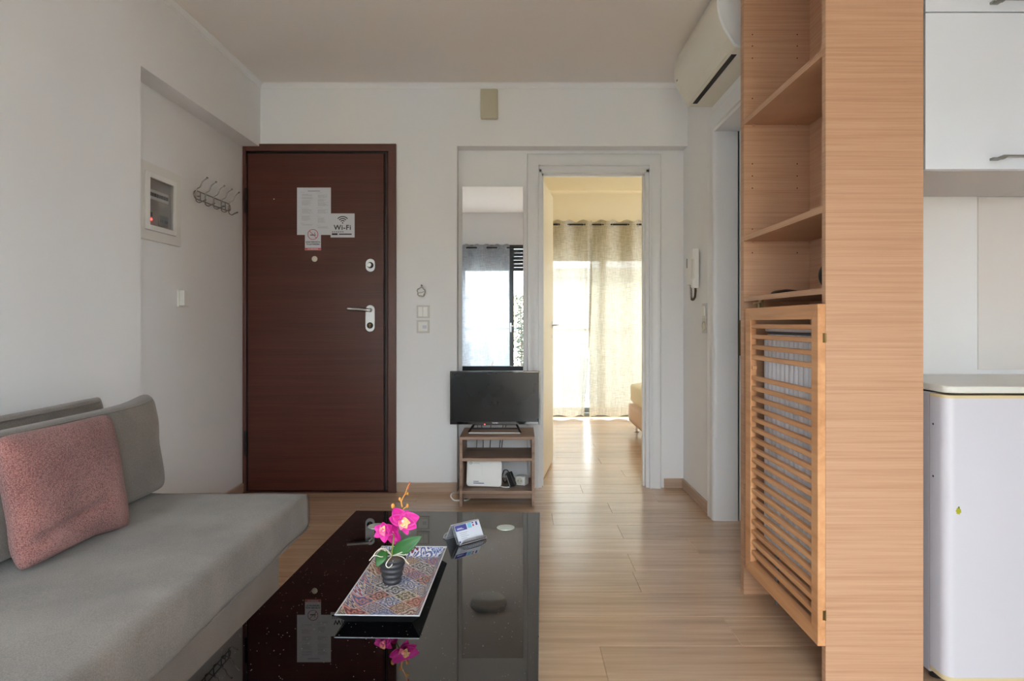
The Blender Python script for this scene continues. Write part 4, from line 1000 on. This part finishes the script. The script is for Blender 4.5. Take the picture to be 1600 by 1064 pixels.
while z > DZ0+TR+.006:
    if k != 4: b.box(DX0+.003, DX1-.001, DY0+.039, DY1-SW+.001, z-.0075, z+.0075, bev=.003)
    else: b.box(DX0+.003, DX1-.001, DY1-SW-.012, DY1-SW+.001, z-.0075, z+.0075, bev=.003)
    z -= .0362; k += 1
b.build('louvre_slats', M['louv'], dr)
for z in (.975, .215):
    b = MB(); b.box(DX1-.001, DX1+.0015, DY0+.001, DY0+.010, z-.013, z+.013); b.box(DX1-.008, DX1-.0005, DY0-.0012, DY0+.001, z-.013, z+.013); b.lathe([(.002, z-.013), (.002, z+.013)], (DX1-.001, DY0-.002, 0), n=8); b.build('hinge', M['brass'], dr)
b = MB(); b.box(DX0+.012, DX1+.001, DY1, DY1+.004, .965, .995); b.box(DX1+.001, DX1+.0025, DY1, DY1+.03, .968, .992); b.build('catch', M['brass'], dr)
b = MB(); b.box(.842, .850, 2.23, 2.26, 1.068, 1.096); b.tube([(.838, 2.22, 1.086), (.838, 2.29, 1.086)], .004, 6); b.tube([(.838, 2.245, 1.07), (.838, 2.245, 1.09)], .003, 6); b.build('latch', M['brass'], tc_)

ra = thing('radiator', 'white ribbed radiator behind the louvred door of the oak cabinet', 'radiator', (.95, 2.07, 0.2))
b = MB(); X = .885; N = 15; y0, y1 = 1.80, 2.333; rows = []
for k in range(N):
    yc = y0+(y1-y0)*(k+.5)/N; hw_ = .0118
    P = [(X+.022, yc-hw_)]+[(X+.012-.012*math.sin(t), yc-hw_*math.cos(t)) for t in [PI*i/8 for i in range(9)]]+[(X+.022, yc+hw_)]
    b.prism(P, 'z', .235, .955); b.prism([(x+.008 if x > X+.015 else x+.012, y) for x, y in P], 'z', .955, .975)
for i in range(0):
    t = i/8; y = y0+(y1-y0)*i/(N*8); d = .030*(.5-.5*math.cos(2*PI*t))**.55
    rows.append([Vector((X+.030-d, y, z)) for z in (.235, .96)] + [Vector((X+.034, y, .985))])
b.build('ribbed_panel', M['radiator'], ra, smooth=True); b = MB(); b.box(X+.022, X+.085, y0, y1, .235, .985, bev=.004); b.build('rear_panel', mat('grey radiator rear with painted shade', rgb(120, 118, 118), .6), ra)  # grey of the rear sheet stands in for shade in the rib gaps
b = MB(); b.box(X+.010, X+.09, y0-.005, y1+.003, .985, 1.003, bev=.003); b.build('top_grille', M['radiator'], ra)
for y_ in (y1-.03, y0+.05): b = MB(); b.tube([(X+.04, y_, .24), (X+.04, y_, .005)], .009, 10); b.build('pipe', M['wire'], ra, smooth=True)
b = MB(); b.lathe([(.02, .15), (.02, .20), (.015, .205)], (X+.04, y0+.05, 0), n=14); b.build('valve', M['white'], ra, smooth=True)
b = MB(); b.box(X+.085, 1.083, y0+.08, y0+.12, .5, .9); b.box(X+.085, 1.083, y1-.12, y1-.08, .5, .9); b.build('wall_brackets', M['radiator'], ra)

hc = thing('headphones', 'round black earpiece with a grey ring half hidden on the cabinet shelf', 'headphones', (.955, 1.93, 1.1135))
b = MB(); b.lathe([(.0, -.02), (.030, -.02), (.042, -.012), (.046, 0), (.046, .012), (.038, .02), (0, .02)], (.952, 1.93, 1.1595), 'y', 32); b.build('ear_cup', M['black'], hc, smooth=True)
b = MB(); b.tube([(.957+.034*math.cos(t), 1.912-.001, 1.1595+.037*math.sin(t)) for t in [2*PI*i/32 for i in range(32)]], .0022, 8, closed=True); b.build('grey_ring', M['wire'], hc, smooth=True)
b = MB(); b.tube(smooth_path([(.955, 1.95, 1.19), (.985, 1.96, 1.205), (1.02, 1.97, 1.19), (1.035, 1.97, 1.15), (1.03, 1.96, 1.118)], 6), .006, 8); b.build('headband', M['black'], hc, smooth=True)
b = MB(); b.lathe([(.0, 0), (.045, 0), (.05, .004), (.04, .011), (0, .017)], (.90, 2.16, 1.1135), n=24)
tag(b.build('pouch', M['black'], smooth=True), 'flat black pouch lying on the cabinet shelf above the louvred door', 'pouch')

# ------------------------------------------------------------------ kitchen: upper cabinet, wall panels, fridge
KX0, KX1, KD, KB = 1.118, 1.60, 1.765, 2.143
kc = thing('kitchen_cabinet', 'white kitchen wall cabinet with bar handles above the small fridge', 'cabinet', (1.36, 1.95, 1.4386))
b = MB(); b.box(KX0, KX1, KD+.02, KB, 1.4386, CZ-.01); b.build('body', M['kitchb'], kc)
for z0, z1, hz in ((1.440, 1.871, 1.470), (1.8745, CZ-.012, 1.9)):
    b = MB(); b.box(KX0+.001, KX1-.001, KD, KD+.019, z0, z1, bev=.0008); dd = b.build('door', M['kitch'], kc)
    b = MB(); b.prism([(1.293, hz-.007), (1.318, hz+.0035), (1.426, hz+.0035), (1.4505, hz-.007), (1.440, hz-.007), (1.428, hz-.001), (1.330, hz-.001), (1.322, hz-.007)], 'y', KD-.024, KD-.012)
    b.box(1.296, 1.318, KD-.014, KD, hz-.007, hz-.001); b.box(1.428, 1.449, KD-.014, KD, hz-.007, hz-.001)
    b.build('handle', mat('brushed nickel', rgb(140, 142, 136), .4, metal=.7), dd)
b = MB(); b.box(KX1+.002, 2.38, KD+.02, KB, 1.4386, CZ-.01); k2 = thing('kitchen_cabinet', 'second white kitchen wall cabinet beyond the frame on the right', 'cabinet', (2.0, 1.95, 1.4386)); b.build('body', M['kitchb'], k2)
b = MB(); b.box(KX1+.003, 2.379, KD, KD+.019, 1.440, CZ-.012, bev=.0008); b.build('door', M['kitch'], k2)
b = MB(); b.box(1.537, 2.38, 2.144, 2.149, .86, 1.436); struct(b.build('trim_5', mat('grey wall panel', rgb(224, 220, 216), .6)))

FX0, FX1, FD, FB = 1.150, 1.68, 1.725, 2.14
fr_ = thing('fridge', 'small white under-counter fridge with rounded door beside the oak cabinet', 'fridge', (1.41, 1.93, 0))
b = MB(); b.box(FX0+.002, FX1, FD+.075, FB, .035, .822, bev=.004); b.build('body', M['fridge'], fr_)
rr = .028
pts = [(FX0, FD+.07)] + [(FX0+rr-rr*math.cos(t), FD+rr-rr*math.sin(t)) for t in [PI/2*i/8 for i in range(9)]] + [(FX1-rr+rr*math.sin(t), FD+rr-rr*math.cos(t)) for t in [PI/2*i/8 for i in range(9)]] + [(FX1, FD+.07)]
b = MB(); b.prism(pts, 'z', .058, .813); fd = b.build('door', M['fridge'], fr_, smooth=True)
b = MB(); b.prism([(x+(.001 if x > 1.4 else -.001), y-.001) for x, y in pts], 'z', .812, .820); b.build('door_trim', M['yell'], fd, smooth=True); b = MB(); b.prism([(x, y-.001) for x, y in pts], 'z', .046, .0585); b.build('door_trim', M['yell'], fd, smooth=True)
b = MB(); b.box(FX0+.004, FX1-.004, FD+.07, FD+.0755, .05, .818); b.build('gasket', mat('grey gasket', rgb(150, 146, 146), .6), fd)
b = MB()
for z in (.735, .590): b.lathe([(.0032, 1.1495), (.0032, 1.153)], (0, FD+.055, z), 'x', 10); b.lathe([(.0035, FD-.0008), (.0035, FD), (0, FD)], (FX0+.013, FD+.008, z), 'y', 10)
b.build('screw_holes', M['black'], fd)
b = MB(); b.ball((1.191, FD-.0002, .770-.0), .004, (1, .12, 1.5), seg=10); b.ball((1.194, FD-.0002, .752), .0045, (1.1, .12, 1.3), seg=10)
bpy_o = b
FT = []
for t in [PI/2*i/6 for i in range(7)]: FT.append((FX0+.002+.03-.03*math.cos(t), FD+.03-.03*math.sin(t)))
FT += [(FX1, FD), (FX1, FB), (FX0+.002, FB)]
b.bm.free()
b = MB(); b.prism([(x, y-.004) for x, y in FT[:-2]]+[(FX1, FB), (FX0+.002, FB)], 'z', .826, .845); b.build('top_plate', M['fridget'], fr_, smooth=True, bev=.003)
b = MB(); b.box(FX0+.01, FX1-.01, FD+.08, FB-.01, .82, .828); b.build('top_gap', M['dark'], fr_)
for x in (FX0+.05, FX1-.05):
    for y in (FD+.12, FB-.06):
        b = MB(); b.lathe([(.018, 0), (.018, .036)], (x, y, 0), n=12); b.build('foot', M['black'], fr_)
st = thing('sticker', 'tiny green and yellow fruit sticker on the white fridge door', 'sticker', ((1497.5-812)*FD/1000, FD, 1.015+(505-803)*FD/1000))
c = st.location; b = MB(); P = [(c.x+r*math.cos(t), c.z+.008+r*1.35*math.sin(t)) for t, r in [(2*PI*i/16, .0068+.0012*math.sin(i*2.6)) for i in range(16)]]; b.prism(P, 'y', FD-.0006, FD-.0001); b.build('fruit', mat('olive yellow print', rgb(168, 164, 40), .5), st)
b = MB(); b.box(c.x-.001, c.x+.003, FD-.0007, FD-.0001, c.z+.015, c.z+.020); b.build('leaf', mat('green print', rgb(80, 120, 40), .5), st)

# ------------------------------------------------------------------ bedroom: bed, curtains, balcony door
bd = thing('bed', 'bed with pale upholstered base and cream mattress in the bedroom behind', 'bed', (1.73, 5.0, 0))
b = MB(); soft_box(b, 1.03, 2.43, 4.2, 6.1, .09, .262, r=.02, amp=.002, nx=8, ny=14, nz=4, seed=8); b.build('base', mat('pale peach upholstery', rgb(214, 188, 168), .8), bd, smooth='all')
b = MB(); soft_box(b, 1.045, 2.42, 4.21, 6.09, .262, .452, r=.05, amp=.008, nx=16, ny=90, nz=8, seed=2, fr=16); b.build('mattress', mat('cream mattress cover', rgb(230, 221, 194), .85), bd, smooth='all')
for x in (1.09, 2.37):
    for y in (4.3, 5.97):
        b = MB(); b.lathe([(.024, 0), (.024, .004), (.009, .008), (.009, .08), (.022, .085), (.022, .092)], (x, y, 0), n=14); b.build('leg', M['chrome'], bd, smooth=True)

def linen(name, c1, c2, tr, transp):
    m = bpy.data.materials.new(name); m.use_nodes = True; n = m.node_tree.nodes; L = m.node_tree.links; n.clear()
    o = n.new('ShaderNodeOutputMaterial'); t = n.new('ShaderNodeTexCoord')
    r = []
    for sc in ((260, 260, 12), (14, 14, 260)):
        mp = n.new('ShaderNodeMapping'); mp.inputs['Scale'].default_value = sc; nz = n.new('ShaderNodeTexNoise'); nz.inputs['Scale'].default_value = 1; nz.inputs['Detail'].default_value = 3
        L.new(t.outputs['Object'], mp.inputs[0]); L.new(mp.outputs[0], nz.inputs[0]); r.append(nz)
    a = n.new('ShaderNodeMath'); a.operation = 'ADD'; L.new(r[0].outputs[0], a.inputs[0]); L.new(r[1].outputs[0], a.inputs[1])
    h = n.new('ShaderNodeMath'); h.operation = 'MULTIPLY'; h.inputs[1].default_value = .5; L.new(a.outputs[0], h.inputs[0])
    rp = ramp(n, [(.40, c1), (.60, c2)]); L.new(h.outputs[0], rp.inputs[0])
    df = n.new('ShaderNodeBsdfDiffuse'); tl = n.new('ShaderNodeBsdfTranslucent'); ts = n.new('ShaderNodeBsdfTransparent')
    L.new(rp.outputs[0], df.inputs[0]); L.new(rp.outputs[0], tl.inputs[0])
    m1 = n.new('ShaderNodeMixShader'); m1.inputs[0].default_value = tr; L.new(df.outputs[0], m1.inputs[1]); L.new(tl.outputs[0], m1.inputs[2])
    m2 = n.new('ShaderNodeMixShader'); 
    tm = n.new('ShaderNodeMapRange'); tm.inputs[1].default_value = .4; tm.inputs[2].default_value = .62; tm.inputs[3].default_value = transp*1.6; tm.inputs[4].default_value = transp*.4; L.new(h.outputs[0], tm.inputs[0]); L.new(tm.outputs[0], m2.inputs[0])
    L.new(m1.outputs[0], m2.inputs[1]); L.new(ts.outputs[0], m2.inputs[2]); L.new(m2.outputs[0], o.inputs[0]); return m
M['linen'] = linen('natural linen', rgb(168, 160, 140), rgb(200, 193, 176), .13, .02)
M['linen2'] = linen('brightened natural linen', rgb(172, 166, 150), rgb(204, 199, 186), .17, .05)  # copy of the linen, paler and more see-through so the left panel glows
M['greyc'] = linen('grey sheer curtain', rgb(150, 154, 162), rgb(182, 186, 194), .30, .07)
def curtain(label, x0, x1, z0, z1, y, mat_, wl, amp, edge=None, phase=0.0, group=None, gro=True, flare=None, seed=0, xe=None):
    o = thing('curtain', label, 'curtain', ((x0+x1)/2, y, z0), 0, group)
    b = MB(); NX_ = int((x1-x0)/.012); NZ = 40; rows = []
    for j in range(NZ+1):
        v = j/NZ; z = z1+(z0-z1)*v; row = []
        for i in range(NX_+1):
            u = i/NX_; x = x0+(x1-x0)*u; e = (edge(v) if edge else 1.0)
            xx = x0+(x-x0)*e if edge else x
            if flare: xx = flare(x, v)
            ph = 2*PI*(x-x0)/wl+phase
            d = amp*math.sin(ph)*(1-.25*v)+amp*.5*v*noise.noise(Vector((x*4, z*.9, seed)))+.006*noise.noise(Vector((x*11, z*2, seed)))
            if xe is not None: d += .020*math.sin(2*PI*x/.052)*math.exp(-((x-xe)/.06)**2)*min(1, v*6)
            zz = z + (.010*math.cos(2*ph)*(1 if v == 0 else 0)) - .012*v*v*math.sin(ph*1.0+1)
            row.append(Vector((xx, y+d, zz)))
        rows.append(row)
    b.grid(rows); b.build('cloth', mat_, o, smooth='all')
    if gro:
        k = 0; zg = z1-.045
        x = x0+(-phase % PI)*wl/(2*PI)
        while x < x1-.01:
            if x > x0+.01:
                xx = flare(x, 0) if flare else x
                b = MB(); b.tube([(xx+.004*math.cos(t)*0+(.012*math.cos(t)), y+.018*math.cos(t)*(1 if k % 2 else -1), zg+.021*math.sin(t)) for t in [2*PI*i/18 for i in range(18)]], .0035, 6, closed=True); b.build('grommet', M['chrome'], o, smooth=True)
            x += wl/2; k += 1
    return o
CYY = 6.80
curtain('left beige linen curtain in the bedroom, its hem pulled towards the wall', .10, .765, .03, 2.105, CYY, M['linen2'], .27, .032, phase=2.5, seed=1, xe=.74, group='bedroom curtains',
        flare=lambda x, v: x-.085*(max(0, (x-.55)/.215))**1.6*(max(0, v-.3)/.7)**1.5)
curtain('right beige linen curtain in the bedroom, hanging next to the bed', .765, 2.75, .03, 2.105, CYY, M['linen'], .27, .032, phase=.9, seed=4, xe=.79, group='bedroom curtains',
        flare=lambda x, v: x-.035*math.exp(-((x-.765)/.10)**2)*min(1, v*2)*(1-v*.3))
rd = thing('curtain_rod', 'black curtain rod over the bedroom balcony window', 'curtain rod', (1.1, CYY, 2.05))
b = MB(); b.tube([(-.05, CYY-.012, 2.062), (2.82, CYY-.012, 2.062)], .009, 10); b.build('rod', M['black'], rd, smooth=True)
for x in (0, 2.79):
    b = MB(); b.box(x-.01, x+.01, CYY-.012, BY, 2.056, 2.068); b.build('bracket', M['black'], rd)

def sash_window(name, label, x0, x1, z0, z1, y, mullions, mm, fw=.05, dy=.05, glass_panes=True):
    o = struct(thing(name, label, 'window', ((x0+x1)/2, y, z0)))
    b = MB()
    for q in ((x0, x0+fw, z0, z1), (x1-fw, x1, z0, z1), (x0, x1, z0, z0+fw), (x0, x1, z1-fw, z1)): b.box(q[0], q[1], y-dy/2, y+dy/2, q[2], q[3])
    for xm in mullions: b.box(xm-fw*.6, xm+fw*.6, y-dy/2, y+dy/2, z0, z1)
    b.build('window_frame', mm, o)
    return o
w1 = sash_window('window_1', 'balcony door of the bedroom behind linen curtains', .1, 2.8, .04, 1.75, 7.05, (.91, 1.8), M['alu'])
GL = bpy.data.materials.new('window glass'); GL.use_nodes = True; n = GL.node_tree.nodes; L = GL.node_tree.links; n.clear()
o_ = n.new('ShaderNodeOutputMaterial'); a_ = n.new('ShaderNodeBsdfTransparent'); g_ = n.new('ShaderNodeBsdfGlossy'); g_.inputs['Roughness'].default_value = 0; mx_ = n.new('ShaderNodeMixShader'); mx_.inputs[0].default_value = .05
a_.inputs[0].default_value = (.95, .97, .96, 1); L.new(a_.outputs[0], mx_.inputs[1]); L.new(g_.outputs[0], mx_.inputs[2]); L.new(mx_.outputs[0], o_.inputs[0])
b = MB(); b.box(.15, .88, 7.048, 7.052, .09, 1.70); b.build('glass_pane', GL, w1); b = MB(); b.box(.94, 1.77, 7.048, 7.052, .09, 1.70); b.build('glass_pane', GL, w1)
b = MB(); b.box(1.83, 2.75, 7.048, 7.052, .09, 1.70); b.build('glass_pane', GL, w1)
b = MB(); b.box(.1, 2.8, 6.95, 7.1, 0, .04); b.build('window_sill', M['alu'], w1)

# living room window behind the camera (seen in the mirror)
w2 = sash_window('window_2', 'wide balcony glazing behind the viewer, seen in the mirror', OX0, OX1, .03, OZ, -.52, (-.80, .35), M['alu'])
b = MB(); b.box(OX0+.05, -.83, -.522, -.518, .08, OZ-.05); b.build('glass_pane', GL, w2)
b = MB(); b.box(.38, OX1-.05, -.522, -.518, .08, OZ-.05); b.build('glass_pane', GL, w2)
b = MB()
for q in ((-.77, -.71, .05, 1.99), (-.145, -.075, .05, 1.99), (-.71, -.145, .05, .11), (-.71, -.145, 1.93, 1.99)): b.box(q[0], q[1], -.50, -.46, q[2], q[3])
b.build('sash', M['alu'], w2)
b = MB(); b.box(-.71, -.145, -.482, -.478, .11, 1.93); b.build('glass_pane', GL, w2)
b = MB(); b.box(-.125, -.105, -.46, -.44, .90, 1.02); b.tube([(-.115, -.44, .98), (-.115, -.42, .98), (-.05, -.42, .98)], .007, 8); b.build('window_handle', M['white'], w2)
b = MB()
for k in range(6): b.box(OX0+.05, OX1-.05, -.575, -.560, OZ-.05-.048*(k+1)+.002, OZ-.05-.048*k)
b.build('roller_shutter', M['alu'], w2)
curtain('sheer grey curtain behind the viewer, seen in the mirror', -1.05, -.13, .03, 2.03, -.38, M['greyc'], .26, .028, phase=.6, seed=9)
rd = thing('curtain_rod', 'dark curtain rod over the living room window, seen in the mirror', 'curtain rod', (0, -.38, 1.97))
b = MB(); b.tube([(-1.45, -.385, 1.99), (.95, -.385, 1.99)], .009, 10); b.build('rod', M['black'], rd, smooth=True)
for x in (-1.4, .90):
    b = MB(); b.box(x-.01, x+.01, -.45, -.385, 1.984, 1.996); b.build('bracket', M['black'], rd)

# ------------------------------------------------------------------ outside
def railing(label, x0, x1, y, ztop, mm):
    o = thing('balcony_railing', label, 'railing', ((x0+x1)/2, y, 0))
    b = MB(); b.box(x0, x1, y-.02, y+.02, ztop-.04, ztop); b.build('handrail', mm, o)
    b = MB()
    for z in (.75, .60, .45, .30, .15): b.box(x0, x1, y-.006, y+.006, z-.006, z+.006)
    x = x0
    while x <= x1: b.box(x-.006, x+.006, y-.006, y+.006, .0, ztop-.04); x += .22
    b.build('bars', mm, o)
railing('blue grey metal balcony railing behind the viewer, seen in the mirror', -2.6, 3.0, -1.7, .95, M['rail'])
railing('metal balcony railing outside the bedroom window', -1.2, 3.6, 8.2, .95, M['rail'])
conc = mat('pale balcony concrete', rgb(190, 184, 174), .9)
b = MB(); b.box(-2.8, 3.2, -1.85, -.65, -.15, -.02); struct(b.build('floor_balcony', conc))
b = MB(); b.box(-1.4, 3.8, 7.15, 8.35, -.15, -.02); struct(b.build('floor_bedroom_balcony', conc))
def facade(label, x0, x1, y, z0, z1, mm, face, gr=None):
    o = thing('neighbouring_building', label, 'building', ((x0+x1)/2, y, z0))
    yy = sorted((y, y+face*4)); b = MB(); b.box(x0, x1, yy[0], yy[1], z0, z1); b.build('wall', mm, o)
    x = x0+1.0
    while x < x1-1.4:
        for z in (z0+1.0, z0+4.0, z0+7.0):
            if z+1.3 < z1: b = MB(); b.box(x, x+.95, y-face*.04, y, z, z+1.3); f = b.build('window', M['white'], o); b = MB(); b.box(x+.08, x+.87, y-face*.06, y-face*.03, z+.08, z+1.22); b.build('pane', M['rail'], f)
        x += 2.3
    b = MB(); b.box(x0-.1, x1+.1, min(y-face*.15, y+face*.2), max(y-face*.15, y+face*.2), z1-.2, z1); b.build('parapet', conc, o)
facade('sunlit beige building across the street, seen in the mirror', -9, 8, -11, -8, 2.0, mat('beige render', rgb(196, 178, 150), .9), -1)
facade('pale building opposite the bedroom window', -7, 10, 15, -8, 2.3, mat('pale render', rgb(222, 216, 206), .9), 1)
b = MB(); b.box(-30, 30, -25, -1.95, -8.2, -8); b.box(-30, 30, 8.5, 30, -8.2, -8); struct(b.build('street_ground', mat('asphalt', rgb(130, 128, 124), .95)))

bc = thing('balcony_chair', 'white plastic balcony chair with a rounded back, seen in the mirror', 'chair', (-.58, -1.15, -.02))
b = MB(); b.box(-.80, -.36, -1.38, -.95, .40, .43, bev=.01); b.build('seat', M['white'], bc)
b = MB(); P = [(-.80, .42), (-.36, .42)] + [(-.58+.22*math.cos(t), .62+.17*math.sin(t)) for t in [PI*i/14 for i in range(15)]]; b.prism(P, 'y', -.975, -.95); b.build('backrest', M['white'], bc)
for x in (-.78, -.38):
    for y in (-1.36, -.97):
        b = MB(); b.tube([(x, y, .40), (x, y, -.02)], .016, 8); b.build('leg', M['white'], bc)
ps = thing('potted_shrub', 'dark leafy potted shrub on the balcony, seen in the mirror', 'plant', (.02, -1.45, -.02))
b = MB(); b.lathe([(.0, -.02), (.10, -.02), (.14, .24), (.13, .24), (.12, .22), (0, .22)], (.02, -1.45, 0), n=24); b.build('pot', mat('terracotta', rgb(164, 104, 74), .8), ps, smooth=True)
b = MB(); b.tube([(.02, -1.45, .2), (.03, -1.45, .7), (.01, -1.45, 1.25)], .010, 8); b.build('trunk', mat('bark', rgb(84, 70, 56), .9), ps)
b = MB(); random.seed(5)
for k in range(420):
    c = Vector((.02+random.gauss(0, .055), -1.45+random.gauss(0, .08), random.uniform(.35, 1.42))); d = Vector((random.uniform(-1, 1), random.uniform(-1, 1), random.uniform(-.4, 1))).normalized()*.035; s = d.cross(Vector((random.uniform(-1, 1), 1, 0))).normalized()*.011
    b.face([c-d, c+s, c+d, c-s])
b.build('foliage', mat('dark leaf', rgb(62, 70, 52), .6), ps)
